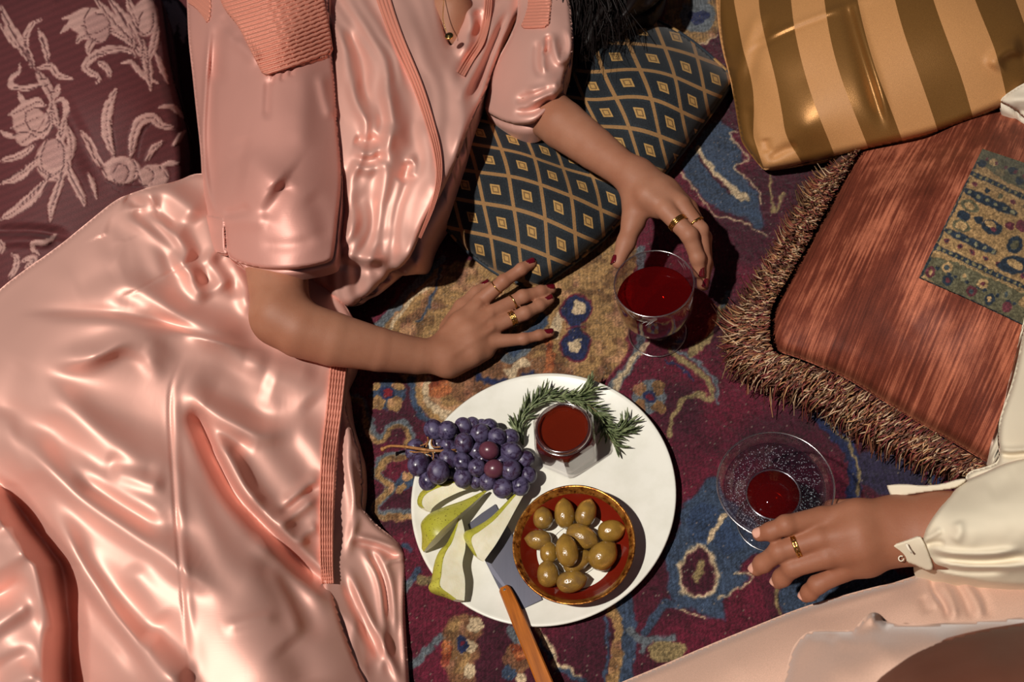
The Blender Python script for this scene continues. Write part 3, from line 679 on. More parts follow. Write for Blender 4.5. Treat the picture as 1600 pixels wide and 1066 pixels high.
fr['kind'] = 'stuff'; fr['label'] = 'thick rust and cream yarn fringe'
child_fix(cv)
# dark braid bed the yarns are sewn to
bz_ = [P(q_[0], q_[1], .034) for q_ in (fr_in * .62 + fr_out * .38)[::4]]
tape = meshobj('fringe_braid', *tube_geo(bz_, .014, 8), m_plain('fringe_core', lin(70, 40, 34), .9), cv); child_fix(cv)
tag(cv, 'rust velvet cushion with yarn fringe and patterned woven panel', 'cushion')
# ---- cream cloth peeking out behind
czc = ztps([(1565,160,7),(1600,140,8),(1660,160,8),(1590,185,6),(1680,220,7),(1610,150,8.4)])
cc_o = patch('cream_cloth', [(1556,158),(1580,140),(1640,110),(1720,120),(1720,230),(1640,210),(1600,186),(1585,170)], lambda x, y: czc(x, y) + fold_field(x, y, [([(1565,160),(1600,155),(1660,170)], .7, 8, 8), ([(1580,170),(1620,180)], -.5, 5, 5)]) + .035, 3.5, m_satin('cream_cloth_fabric', lin(226, 214, 194), .6, 0, .2), None, (6, .008), (.03, .01))
tag(cc_o, 'folded cream cloth tucked between striped and velvet cushions', 'cloth')

# ================================================================== platter and food
PLC = P(846., 770., .012)
PX, PY = PLC[0], PLC[1]
PR = .1665
t = NT('off_white_glaze'); v = t.coord('Object')
t.base(t.mix(t.ramp(t.noise(v, 30, 4), [(.4, G(0)), (.7, G(1))]), lin(228, 226, 216), lin(218, 216, 204))).set(Roughness=.32, Specular_IOR_Level=.4)
t.bump(t.noise(v, 14, 3), .1, .002); M_GLAZE = t.m
prof = [(.0001, .002), (.10, .002), (.118, .0), (.135, .004), (PR - .004, .0125), (PR, .0155), (PR + .001, .0168), (PR - .0008, .0178), (PR - .004, .0166), (PR - .016, .0126), (PR - .028, .0098), (PR - .05, .0085), (.0001, .0085)]
PLZ = .0085
pl_ = meshobj('serving_platter', *lathe_geo(prof, 128, (PX, PY, 0)), M_GLAZE)
tag(pl_, 'round off-white ceramic platter holding fruit and olives', 'platter')

# ---- grape bunch
t = NT('grape_skin'); v = t.coord('Object'); ob = t.n('ShaderNodeObjectInfo')
ba = t.mix(t.ramp(ob.outputs['Random'], [(.0, G(0)), (1, G(1))]), lin(38, 30, 58), lin(56, 36, 58))
bloom = t.mix(t.ramp(t.noise(v, 1.5, 5, .65, .5), [(.4, G(0)), (.56, G(1))]), ba, lin(84, 76, 106))
t.base(bloom); t.l(t.ramp(t.noise(v, 1.5, 5, .65, .5), [(.4, G(.2)), (.56, G(.5))]), t.b.inputs['Roughness']); t.set(Specular_IOR_Level=.5)
M_GRAPE = t.m
M_GRAPER = m_plain('reddish_grape_skin', lin(92, 48, 62), .3)
def sphere_geo(nu=20, nv=14):
    V = [(0, 0, 1)]; Fc = []
    for i in range(1, nv):
        th = math.pi * i / nv
        for k in range(nu): V.append((math.sin(th) * math.cos(2 * math.pi * k / nu), math.sin(th) * math.sin(2 * math.pi * k / nu), math.cos(th)))
    V.append((0, 0, -1)); L = len(V) - 1
    for k in range(nu):
        l = (k + 1) % nu; Fc.append((0, 1 + k, 1 + l)); Fc.append((L, L - nu + l, L - nu + k))
        for i in range(nv - 2): a = 1 + i * nu; Fc.append((a + k, a + nu + k, a + nu + l, a + l))
    return np.array(V), Fc
SV, SF = sphere_geo()
gmesh = []
for mt in (M_GRAPE, M_GRAPER):
    o = meshobj('grape', SV * np.array([1, 1, 1]), SF, mt); gmesh.append(o.data); bpy.data.objects.remove(o)
z6 = lambda a, b: (600 + a / 6.154, 640 + b / 6.154)
GR_ = [(480,195,92,100,4,0),(610,205,98,96,5,0),(765,165,82,90,3.4,0),(850,140,70,72,2.6,0),(925,235,90,96,4.8,0),(1015,165,78,82,3,0),(1090,265,90,86,4.6,0),(1210,270,80,90,3,0),(768,325,90,92,6,0),(615,340,86,70,3.4,0),(1010,395,88,88,6,1),(895,400,84,86,4.2,0),(1225,410,104,92,5,0),(1350,480,86,96,3.2,0),(335,530,108,106,4.6,0),(520,600,104,108,5.8,0),(620,480,90,92,4.6,0),(752,502,82,84,5.6,0),(895,560,84,86,5.6,0),(1058,572,86,88,6,1),(1220,580,96,96,5,0),(1385,635,80,84,3,0),(425,690,86,94,3.4,0),(760,660,84,92,4,0),(560,735,70,70,1.8,0),(890,695,70,62,2.8,0),(1000,690,86,82,4.4,0),(1145,760,92,98,4,0),(1310,740,84,88,3.4,0),(300,360,84,70,2.4,0),(280,410,76,70,2,0),(640,620,70,70,2.6,0),(1130,500,76,76,3.6,0),(520,330,64,60,2.6,0),(935,150,60,60,2,0),(690,215,60,70,2.6,0),(660,700,60,60,1.6,0),(1070,690,60,60,2.4,0),(480,480,60,60,2.4,0),(700,560,80,80,2.6,0),(830,480,80,80,3,0),(960,480,80,80,3.4,0),(1130,400,80,80,3,0),(700,420,80,80,3,0),(850,310,80,80,3,0),(560,430,70,70,2.4,0),(1260,660,70,70,2,0),(960,620,70,70,3,0),(1000,300,80,80,3,0)]
gb = empty('grape_bunch', P(*z6(800, 480), PLZ))
for (a, b, rx, ry, zc, kind) in GR_:
    o = bpy.data.objects.new('grape', gmesh[kind]); COL.objects.link(o)
    px_, py_ = z6(a, b); z_ = .013 + zc / 100 * .72; w = P(px_, py_, z_)
    sc = 1.13 / 6.154 / 1330
    o.parent = gb; o.matrix_parent_inverse = Matrix.Translation(gb.location).inverted()
    o.location = w; o.rotation_euler = (random.uniform(-3, 3), random.uniform(-3, 3), random.uniform(-3, 3))
    rm_ = (rx + ry) / 2 * sc; o.scale = (rm_ * .97, rm_ * 1.0, rm_ * 1.08)
M_STEM = NT('grape_stem'); v = M_STEM.coord('Object'); M_STEM.base(M_STEM.ramp(M_STEM.noise(v, 300, 3), [(.3, lin(120, 76, 40)), (.7, lin(176, 124, 70))])).set(Roughness=.6); M_STEM = M_STEM.m
def zt(pts, f, r, sides=6, n=14):
    p = spline([(*f(a, b), z) for a, b, z in pts], n)
    return tube_geo(P(p[:, 0], p[:, 1], p[:, 2] / 100), np.interp(np.linspace(0, 1, n), np.linspace(0, 1, len(r)), r), sides)
stg = [zt([(-10,380,3.2),(60,352,3.6),(200,358,4.6),(330,378,5.2),(460,395,5.4),(600,398,5.2),(690,386,4.8)], z6, [.0021,.0017,.0021,.0018,.0012], 8, 24),
       zt([(250,405,4.2),(330,412,4.6),(430,408,5),(470,400,5.2)], z6, [.001, .0012, .0012]), zt([(420,265,4.6),(425,310,4.8),(405,360,5)], z6, [.0011, .0011, .0013]), zt([(462,285,4.6),(455,330,5),(480,362,5.2),(545,360,5)], z6, [.0012, .001, .0011]),
       zt([(350,350,4.6),(400,330,5),(425,310,5)], z6, [.0009, .0009]), zt([(470,400,5.2),(476,450,5),(472,485,4.6)], z6, [.0012, .0009]), zt([(415,430,5),(455,450,5)], z6, [.0008, .0008]), zt([(440,405,5.2),(400,420,5),(380,440,4.6)], z6, [.001, .0008]),
       zt([(660,395,4.8),(760,420,4),(900,470,3.4),(1100,540,3)], z6, [.0012, .001]), zt([(-18,384,3.2),(0,374,3.4)], z6, [.0034, .0026], 8, 4)]
o = meshobj('stem', *join_geo(stg), M_STEM, gb); o['label'] = 'bare woody stem'; child_fix(gb)
tag(gb, 'bunch of dark purple grapes with a bare woody stem', 'grapes')

# ---- pear slices
t = NT('pear_skin'); v = t.coord('Object')
cc = t.mix(t.ramp(t.noise(v, 26, 3), [(.35, G(0)), (.7, G(1))]), lin(158, 156, 44), lin(186, 180, 76))
cc = t.mix(t.ramp(t.noise(v, 420, 2), [(.62, G(0)), (.68, G(1))]), cc, lin(92, 78, 30))
cc = t.mix(t.math('MULTIPLY', t.ramp(t.noise(v, 60, 5), [(.6, G(0)), (.75, G(1))]), .6), cc, lin(110, 88, 34))
t.base(cc).set(Roughness=.36); M_PSKIN = t.m
t = NT('pear_flesh'); v = t.coord('Object')
t.base(t.ramp(t.noise(v, 60, 5), [(.3, lin(232, 224, 190)), (.7, lin(248, 242, 218))])).set(Roughness=.45, Subsurface_Weight=.1, Subsurface_Scale=.004)
t.bump(t.noise(v, 500, 3), .25, .001); M_PFLESH = t.m
def pear_slice(label, spine, rad, skin_dir, z0, width, bulge=0.0):
    """wedge of pear: spine = inner (core) edge in pixels stem to base; rad = radius along it (m);
    sector spans angles skin_dir(lo,hi) in degrees measured from the side direction, 90 = straight up"""
    p = spline(spine, 30); W = P(p[:, 0], p[:, 1], z0)
    n = len(W); r = np.interp(np.linspace(0, 1, n), np.linspace(0, 1, len(rad)), rad)
    r = spline(np.c_[np.linspace(0, 1, len(rad)), rad], n)[:, 1]
    T = np.gradient(W, axis=0); T /= np.linalg.norm(T, axis=1)[:, None]
    S = np.c_[-T[:, 1], T[:, 0], 0 * T[:, 0]]; S /= np.linalg.norm(S, axis=1)[:, None]
    lo, hi = map(math.radians, skin_dir); k = 14
    th = np.linspace(lo, hi, k)
    bl_ = 1 + bulge * np.sin(np.pi * (th - lo) / (hi - lo))
    ring = W[:, None, :] + r[:, None, None] * bl_[None, :, None] * (np.cos(th)[None, :, None] * S[:, None, :] + np.sin(th)[None, :, None] * np.array([0, 0, 1.]))
    zmin = min(ring[..., 2].min(), W[:, 2].min()); lift = PLZ + .0015 - zmin + width
    W = W + [0, 0, lift]; ring = ring + [0, 0, lift]
    root = empty('pear_slice', W[n // 2]); V = ring.reshape(-1, 3)
    Fs = [(i * k + j, i * k + j + 1, (i + 1) * k + j + 1, (i + 1) * k + j) for i in range(n - 1) for j in range(k - 1)]
    meshobj('skin', V, Fs, M_PSKIN, root)
    mid = lambda a, b, f: a * (1 - f) + b * f
    fl_ = []
    for e in (0, k - 1):
        A = [mid(W, ring[:, e], f) for f in (0, .33, .66, .96)]
        V2 = np.concatenate(A); fl_.append((V2.tolist(), [(a * n + i, a * n + i + 1, (a + 1) * n + i + 1, (a + 1) * n + i) for a in range(3) for i in range(n - 1)]))
    rim = []
    for e, s in ((0, 1), (k - 1, 1)):
        rim.append((np.concatenate([mid(W, ring[:, e], .955), ring[:, e] ]).tolist(), [(i, i + 1, n + i + 1, n + i) for i in range(n - 1)]))
    for e in (0, n - 1):
        fl_.append((np.vstack([W[e][None], ring[e]]).tolist(), [tuple(range(k + 1))]))
    meshobj('flesh', *join_geo(fl_), M_PFLESH, root, False)
    meshobj('skin_edge', *join_geo(rim), M_PSKIN, root, False)
    child_fix(root)
    tag(root, label, 'pear slice', 'pear slices on the platter'); return root
z7 = lambda a, b: (640 + a / 4.845, 740 + b / 4.845)
zz7 = lambda l: [z7(*q_) for q_ in l]
pear_slice('pear slice lying behind another, its cut side facing the grapes', zz7([(622,112),(520,160),(400,200),(280,260),(215,310),(195,345)]), [.004,.008,.014,.018,.019,.009], (218, 140), 0, .004, .34)
pear_slice('speckled green pear slice lying skin side up beside the server blade', zz7([(606,182),(500,295),(400,400),(300,500),(220,580),(140,636)]), [.003,.013,.025,.033,.028,.006], (180, 80), 0, .010)
pear_slice('pear slice with notched white cut face nearest the platter edge', zz7([(432,400),(455,500),(462,620),(440,740),(458,850),(460,940),(455,1015)]), [.003,.012,.020,.026,.032,.031,.010], (220, 148), 0, .0, .36)
pear_slice('pear slice leaning against the olive bowl across the server blade', zz7([(905,215),(830,350),(760,480),(690,600),(640,670),(598,730)]), [.007,.012,.018,.027,.029,.010], (220, 148), 0, .004, .38)

# ---- cheese server
t = NT('brushed_steel'); v = t.coord('Object', (400, 8, 8))
t.base(lin(104, 104, 116)).set(Metallic=.9, Roughness=.38); t.bump(t.noise(v, 1, 2), .1, .0005); M_STEEL = t.m
t = NT('amber_wood'); wv = t.noise(t.along((300, 18, 40), math.radians(20)), 1, 4)
t.base(t.ramp(wv, [(.3, lin(142, 76, 20)), (.7, lin(180, 102, 30))])).set(Roughness=.3, Coat_Weight=.4, Coat_Roughness=.2); M_WOOD = t.m
cs = empty('cheese_server', P(*z7(790, 960), PLZ))
def slab(name, pts, z, th, mat, parent, f=lambda a, b: (a, b)):
    n = len(pts); q_ = np.array([f(a, b) for a, b in pts]); zs = np.broadcast_to(np.asarray(z, float), (n,))
    top = P(q_[:, 0], q_[:, 1], zs); bot = top - [0, 0, th]
    Fc = [tuple(range(n)), tuple(range(2 * n - 1, n - 1, -1))] + [(i, n + i, n + (i + 1) % n, (i + 1) % n) for i in range(n)]
    o = meshobj(name, np.vstack([top, bot]), Fc, mat, parent, False)
    bv = o.modifiers.new('bevel', 'BEVEL'); bv.width = th * .35; bv.segments = 2; bv.limit_method = 'ANGLE'
    return o
slab('blade', [(440,385),(545,300),(650,230),(690,310),(790,480),(900,700),(1005,955),(850,1030),(740,1000),(620,760),(520,560),(470,470)], [.0118,.0118,.0118,.0118,.0118,.0122,.0125,.0125,.0125,.0118,.0118,.0118], .0014, M_STEEL, cs, z7)
hp = spline([(710,855),(770,985),(900,1290),(1080,1720)], 20); hq = np.array([z7(*q_) for q_ in hp]); hz = np.linspace(.0175, .030, 20)
d = np.gradient(hq, axis=0); d /= np.linalg.norm(d, axis=1)[:, None]; nn = np.c_[-d[:, 1], d[:, 0]]
hw = np.interp(np.linspace(0, 1, 20), [0, .08, .5, 1], [8.8, 9.6, 11.5, 13])
HV, HF = [], []
for i in range(20):
    for s, dz, k in ((-1, 0, 1), (-.82, .0022, 1), (.82, .0022, 1), (1, 0, 1), (.9, -.004, 1), (-.9, -.004, 1)):
        e = hq[i] + nn[i] * hw[i] * s * (0.72 if i == 0 else 1); HV.append(P(e[0], e[1], hz[i] + dz))
for i in range(19):
    for k in range(6): l = (k + 1) % 6; HF.append((i * 6 + k, i * 6 + l, (i + 1) * 6 + l, (i + 1) * 6 + k))
HF += [tuple(range(6))[::-1], tuple(19 * 6 + k for k in range(6))]
o = meshobj('handle', HV, HF, M_WOOD, cs, False); o['label'] = 'amber wooden handle'
for a, b in ((722, 886), (772, 992)):
    w = P(*z7(a, b), .0198 if a < 750 else .0208)
    meshobj('rivet', *lathe_geo([(.0001, .001), (.0018, .0009), (.0028, .0003), (.0031, -.0015)], 20, w), M_STEEL if False else m_plain('rivet_steel', lin(206, 200, 188), .25, Metallic=.9), cs)
child_fix(cs); tag(cs, 'cheese server with grey steel blade and amber wooden handle', 'cheese server')

# ---- bowl of olives
BW = P(897., 852., .036); BZ = .012
bx_, by_ = BW[0], BW[1]
bo = empty('olive_bowl', (bx_, by_, BZ))
t = NT('oxblood_gold_glaze'); v = t.coord('Object')
pos = t.n('ShaderNodeNewGeometry'); 
gold = t.ramp(t.noise(v, 55, 5, .7), [(.52, G(0)), (.62, G(1))])
t.base(lin(112, 26, 14)).set(Roughness=.14, Coat_Weight=.5); M_OX = t.m
t = NT('worn_gold_rim'); v = t.coord('Object'); nz = t.noise(v, 110, 5, .7)
t.base(t.ramp(nz, [(.4, lin(96, 42, 14)), (.52, lin(190, 124, 50)), (.7, lin(214, 160, 84))])).set(Metallic=.75, Roughness=.26); t.bump(nz, .6, .0015); M_WGOLD = t.m
R0 = .0725
c0 = (bx_, by_, 0)
meshobj('body', *lathe_geo([(.0001, BZ), (.034, BZ), (.046, BZ + .003), (.060, BZ + .013), (R0 - .003, BZ + .026), (R0, BZ + .0305)], 96, c0), M_OX, bo)
meshobj('rim', *lathe_geo([(R0, BZ + .0305), (R0 + .0006, BZ + .0318), (R0 - .0008, BZ + .0326), (R0 - .0022, BZ + .0316), (R0 - .0075, BZ + .0235)], 96, c0), M_WGOLD, bo)['label'] = 'worn gilded rim'
meshobj('inner_band', *lathe_geo([(R0 - .0075, BZ + .0235), (.058, BZ + .0148), (.051, BZ + .0085), (.0475, BZ + .006)], 96, c0), M_OX, bo)['label'] = 'glossy oxblood red inner band'
t = NT('white_ringed_base'); tc = t.n('ShaderNodeTexCoord'); sep = t.n('ShaderNodeSeparateXYZ'); t.l(tc.outputs['Object'], sep.inputs[0])
rr = t.math('SQRT', t.math('ADD', t.math('POWER', sep.outputs[0], 2), t.math('POWER', sep.outputs[1], 2)))
l1 = t.math('LESS_THAN', t.math('ABSOLUTE', t.math('SUBTRACT', rr, .031)), .00035); l2 = t.math('LESS_THAN', t.math('ABSOLUTE', t.math('SUBTRACT', rr, .0245)), .00035)
t.base(t.mix(t.math('MAXIMUM', l1, l2), lin(232, 230, 218), lin(60, 52, 44))).set(Roughness=.18); 
ob_ = meshobj('center', *lathe_geo([(.0475, .006), (.044, .0048), (.0001, .0045)], 96, (0, 0, 0)), t.m, bo); ob_.location = (0, 0, 0)
for c in bo.children:
    if c.name != ob_.name: c.matrix_parent_inverse = Matrix.Translation(bo.location).inverted()
ob_['label'] = 'white centre with thin dark rings'
tag(bo, 'shallow oxblood and gold rimmed bowl full of olives', 'bowl')
t = NT('olive_skin'); v = t.coord('Object'); ob = t.n('ShaderNodeObjectInfo')
a_ = t.mix(ob.outputs['Random'], lin(134, 100, 40), lin(116, 88, 50))
t.base(t.mix(t.ramp(t.noise(v, 1.6, 4), [(.35, G(0)), (.7, G(1))]), a_, lin(152, 116, 48))).set(Roughness=.2, Coat_Weight=.5, Coat_Roughness=.08); t.bump(t.noise(v, 7, 3), .12, .05); M_OLIVE = t.m
OVl = []
V = SV.copy(); V[:, :2] *= (1 - .08 * V[:, 2:3] - .03 * np.cos(3 * V[:, 2:3])); tipk = np.exp(-((1 - V[:, 2]) / .02)); V[:, 2] += .13 * tipk
o = meshobj('olive', V, SF, M_OLIVE); om = o.data; bpy.data.objects.remove(o)
OL = [(332,340,78,84,90,2.7,'round green olive with a stem dimple at the upper left of the bowl'),(495,305,80,112,92,2.8,'olive with a pointed tip nearest the honey jar'),(658,300,80,106,68,2.8,'long shiny olive at the upper right beside the pointed one'),(848,435,100,84,8,2.7,'plump pale olive at the far right of the bowl'),(300,505,100,78,172,2.7,'wrinkled yellow olive at the far left of the bowl'),(625,478,124,92,-28,2.9,'broad glossy olive right of the topmost centre olive'),(378,598,70,80,90,2.6,'small dark olive left of the topmost centre olive'),(512,585,84,116,98,4.6,'brownish olive lying on top in the middle of the pile'),(590,665,112,76,30,2.5,'olive half hidden below the topmost centre olive'),(785,622,116,100,40,2.9,'large mottled olive at the lower right of the pile'),(370,760,84,98,92,2.5,'upright brown olive at the lower left of the bowl'),(548,818,112,82,8,2.5,'long brown olive lying at the bottom of the bowl')]
z8b = lambda a, b: (780 + a / 4.846, 740 + b / 4.846)
for a, b, rx, ry, ang, z_, lb in OL:
    o = bpy.data.objects.new('olive', om); COL.objects.link(o)
    px_, py_ = z8b(a, b); w = P(px_, py_, z_ / 100 + .006); sc = 1.06 / 4.846 / 1350
    ang = ang if rx >= ry or ang > 45 else ang
    mj, mn = max(rx, ry) * sc, min(rx, ry) * sc
    q_ = Vector((math.cos(math.radians(ang)), math.sin(math.radians(ang)), .12)).to_track_quat('Z', 'X')
    o.rotation_mode = 'QUATERNION'; o.rotation_quaternion = q_; o.location = w; o.scale = (mn, mn, mj)
    tag(o, lb, 'olive', 'olives in the bowl')

# ---- hexagonal jar of honey
JB = P(*((780 + 640 / 5.922), 590 + 690 / 5.922), PLZ)
jar = empty('honey_jar', P(889., 702., PLZ))
jc = P(889., 702., PLZ); JH = .067
def hexring(r, z, rot, bev=.12, cen=jc):
    out = []
    for k in range(6):
        a0 = rot + k * math.pi / 3
        for f in (-bev, bev):
            c0_ = np.array([math.cos(a0), math.sin(a0)]); c1_ = np.array([math.cos(a0 + math.copysign(math.pi / 3, f)), math.sin(a0 + math.copysign(math.pi / 3, f))])
            e = c0_ * (1 - abs(f)) + c1_ * abs(f); out.append((cen[0] + r * e[0], cen[1] + r * e[1], cen[2] + z))
    return out
def loft(rings, capb=True, capt=False):
    n = len(rings[0]); V = [p for r in rings for p in r]; Fc = []
    for i in range(len(rings) - 1):
        for k in range(n): l = (k + 1) % n; Fc.append((i * n + k, i * n + l, (i + 1) * n + l, (i + 1) * n + k))
    if capb: Fc.append(tuple(range(n))[::-1])
    if capt: Fc.append(tuple((len(rings) - 1) * n + k for k in range(n)))
    return V, Fc
circ = lambda r, z, cen=jc: [(cen[0] + r * math.cos(a), cen[1] + r * math.sin(a), cen[2] + z) for a in [JR + (k // 2) * math.pi / 3 + (-.17 if k % 2 == 0 else .17) for k in range(12)]]
JR = math.radians(-88)
M_JAR = m_glass('jar_glass', (.97, .95, .95, 1), .9, .03, .12)
M_LIP = m_glass('jar_lip_glass', (.82, .8, .8, 1), 1.0, .16, .22)
M_GLASS = m_glass('clear_glass', (.96, .95, .96, 1), 1.0, .015, .06)
js = [hexring(.039, .001, JR, .1), hexring(.0425, .004, JR, .07), hexring(.0432, .02, JR, .07), hexring(.0435, JH - .014, JR, .07), hexring(.0415, JH - .009, JR, .1), circ(.0335, JH - .006)]
meshobj('glass_body', *loft(js), M_JAR, jar, False)
V, Fc = lathe_geo([(.0325, JH - .007), (.0345, JH - .005), (.035, JH - .003), (.0338, JH), (.0322, JH + .0008), (.0308, JH - .001), (.031, JH - .008)], 64, jc)
meshobj('glass_lip', V, Fc, M_LIP, jar)
V, Fc = lathe_geo([(.0335, JH - .004 + .0016 * math.sin(a)) if False else (.0352 + .0009 * math.cos(a), JH - .0055 + .0009 * math.sin(a)) for a in np.linspace(0, 2 * math.pi, 9)], 48, jc)
meshobj('thread', V, Fc, M_LIP, jar)
child_fix(jar); tag(jar, 'small hexagonal glass jar of dark honey with no lid', 'jar')
M_HONEY = m_liquid('dark_honey', (.55, .16, .05, 1), lin(96, 26, 10), .82, .06)
hs = [hexring(.034, .0075, JR, .12), hexring(.0395, .010, JR, .1), hexring(.0406, .022, JR, .08), hexring(.0412, JH - .016, JR, .08), hexring(.0395, JH - .011, JR, .1), circ(.0310, JH - .0085), circ(.0285, JH - .0105), circ(.012, JH - .0115)]
ho = meshobj('honey', *loft(hs, True, True), M_HONEY, None, False); tag(ho, 'dark amber honey filling the hexagonal jar', 'honey')

# ---- rosemary sprigs
M_ROS = NT('rosemary_leaf'); ob = M_ROS.n('ShaderNodeTexCoord'); M_ROS.base(M_ROS.ramp(M_ROS.noise(M_ROS.coord('Object'), 120, 2), [(.35, lin(66, 80, 46)), (.65, lin(136, 146, 104))])).set(Roughness=.5); M_ROS = M_ROS.m
M_TWIG = m_plain('rosemary_twig', lin(112, 96, 62), .7)
z5 = lambda a, b: (780 + a / 5.922, 590 + b / 5.922)
def sprig(label, pts, n, L, spread=.9):
    p = spline([(*z5(a, b), z) for a, b, z in pts], 40); W = P(p[:, 0], p[:, 1], PLZ + p[:, 2] / 100)
    root = empty('rosemary_sprig', W[0] * [1, 1, 0] + [0, 0, PLZ]); meshobj('twig', *tube_geo(W, np.linspace(.0012, .0006, 40), 6), M_TWIG, root)
    geo = []
    for i in range(n):
        u = (i + random.random()) / n; k = min(38, int(u * 39)); T = W[k + 1] - W[k]; T /= np.linalg.norm(T)
        S = np.cross(T, [0, 0, 1.]); S /= np.linalg.norm(S); ph = random.uniform(-.35, math.pi + .35)
        out = math.cos(ph) * S + math.sin(ph) * np.array([0, 0, .8])
        D = T * random.uniform(.5, 1.1) + out * random.uniform(.5, 1) * spread; D /= np.linalg.norm(D)
        l = L * random.uniform(.65, 1.1) * (1 - .25 * abs(u - .5)); a = W[k]
        bend = np.array([0, 0, random.uniform(-.15, .25)]) * l
        q_ = [a, a + D * l * .35 + bend * .3, a + D * l * .7 + bend * .7, a + D * l + bend]
        for x in q_: x[2] = max(x[2], PLZ + .0012)
        geo.append(tube_geo(np.array(q_), [.0007, .0012, .00115, .0003], 4, False))
    o = meshobj('needles', *join_geo(geo), M_ROS, root); o['kind'] = 'stuff'; child_fix(root)
    tag(root, label, 'rosemary', 'rosemary sprigs around the honey jar')
sprig('rosemary sprig curving up the left of the honey jar', [(225,625,.5),(170,520,.6),(190,400,.8),(270,290,.9),(360,205,1),(450,140,1.2)], 110, .025)
sprig('rosemary sprig above the honey jar pointing to the platter rim', [(430,200,.6),(560,190,.8),(680,190,1),(780,150,1.2),(850,90,1.6)], 90, .027)
sprig('rosemary sprig reaching farthest right of the honey jar', [(640,190,.5),(780,230,.8),(900,320,1),(960,420,.9),(1020,510,.8),(1120,500,1),(1190,400,1.5)], 110, .026)
sprig('short rosemary offshoot bending down right of the honey jar', [(930,400,.5),(985,510,.6),(1040,590,.6),(1090,650,.7)], 30, .022, .6)
sprig('thin rosemary tip lying flat at the far right', [(1000,520,.5),(1100,520,.6),(1230,498,.8)], 24, .02, .5)

# ================================================================== glasses
M_RIM = m_glass('polished_glass_rim', (.8, .78, .8, 1), 1.0, .22, .34)
def glass(name, label, cx_, cy_, bowl, stem, foot, mat=M_GLASS):
    root = empty(name, (cx_, cy_, 0)); c = (cx_, cy_, 0)
    th = .0011
    inner = [(max(r - th, .0002), z + (th if i == 0 else 0)) for i, (r, z) in enumerate(bowl)]
    rimp = [(bowl[-1][0] - th * .5, bowl[-1][1] + th * .6)]
    meshobj('bowl', *lathe_geo(bowl + rimp + inner[::-1], 96, c), mat, root)
    rz_ = bowl[-1]; meshobj('rim', *lathe_geo([(rz_[0] - .0005 + .0009 * math.cos(a), rz_[1] + .0009 * math.sin(a)) for a in np.linspace(0, 2 * math.pi, 9)], 96, c), M_RIM, root)
    meshobj('stem', *lathe_geo(stem, 32, c), mat, root)
    meshobj('foot', *lathe_geo(foot, 80, c), mat, root)
    fr_ = max(r for r, z in foot); meshobj('foot_edge', *lathe_geo([(fr_ + .0008 * math.cos(a), .0014 + .0008 * math.sin(a)) for a in np.linspace(0, 2 * math.pi, 9)], 80, c), M_RIM, root)
    child_fix(root); tag(root, label, 'glass', 'wine glasses'); return root
g1 = P(1027., 519., 0.); G1X, G1Y = g1[0], g1[1]
GH1 = .122
b1 = [(.004, .040), (.02, .0415), (.034, .047), (.043, .056), (.0478, .068), (.0495, .085), (.0500, .105), (.0500, GH1)]
glass('coupe_glass', 'etched coupe glass of red wine held by the woman in pink', G1X, G1Y, b1, [(.006, .040), (.0042, .034), (.0036, .022), (.005, .010), (.012, .004)], [(.012, .004), (.025, .0026), (.0375, .0018), (.0388, .0012), (.0378, .0002), (.0001, .0001)])
M_WINE = m_liquid('red_wine', (.6, .05, .03, 1), lin(96, 7, 9), .34, .03)
w1 = [(.003, .0425), (.019, .0435), (.033, .049), (.0415, .0575), (.0462, .069), (.0480, .084), (.0482, .0885), (.0470, .0882), (.0001, .088)]
wo = meshobj('red_wine', *lathe_geo(w1, 72, (G1X, G1Y, 0)), M_WINE); tag(wo, 'deep red wine in the etched coupe glass', 'wine')
# etched leaf sprays on the coupe bowl
et = []
for k in range(5):
    a0 = k * 2 * math.pi / 5 + 1.9
    for j, (da, dz, l) in enumerate(((0, 0, .012), (.08, .004, .009), (-.08, .004, .009))):
        pts = [(G1X + .0504 * math.cos(a0 + da + u * .14), G1Y + .0504 * math.sin(a0 + da + u * .14), .100 + dz + u * l) for u in (0, .5, 1)]
        et.append(tube_geo(pts, [.0001, .0004, .0001], 4, False))
o = meshobj('etched_leaves', *join_geo(et), m_plain('etched_frost', lin(190, 186, 186), .6)); o.parent = bpy.data.objects['coupe_glass']; child_fix(o.parent); o['kind'] = 'stuff'

g2 = P(1211., 757., .122); G2X, G2Y = g2[0], g2[1]
b2 = [(.0035, .056), (.013, .058), (.019, .063), (.0255, .075), (.0295, .088), (.033, .0925), (.045, .0985), (.0545, .1065), (.060, .115), (.0625, .122)]
glass('margarita_glass', 'wide stepped margarita glass held by the person in cream', G2X, G2Y, b2, [(.006, .056), (.0042, .048), (.0038, .02), (.012, .005)], [(.012, .005), (.03, .003), (.037, .0016), (.0365, .0002), (.0001, .0001)])
mg = bpy.data.objects['margarita_glass']
for r_, z_ in ((.0292, .0915), (.0150, .0615)): meshobj('well_ring', *lathe_geo([(r_ + .0009 * math.cos(a), z_ + .0009 * math.sin(a)) for a in np.linspace(0, 2 * math.pi, 9)], 64, (G2X, G2Y, 0)), M_RIM, mg)
child_fix(mg)
M_ROSE = m_liquid('red_drink', (.8, .10, .04, 1), lin(110, 10, 5), .45, .03)
w2 = [(.003, .0585), (.0118, .0598), (.0176, .0645), (.0240, .0758), (.0280, .0885), (.0285, .0900), (.0001, .0900)]
wo = meshobj('red_drink', *lathe_geo(w2, 64, (G2X, G2Y, 0)), M_ROSE); tag(wo, 'clear red drink in the well of the margarita glass', 'drink')
M_FIZZ = m_glass('sparkling_water', (.80, .80, .84, 1), 1.0, .02, .05)
w3 = [(.0288, .0902), (.032, .0938), (.0440, .0998), (.0532, .1076), (.0548, .1096), (.0540, .1094), (.0001, .1092)]
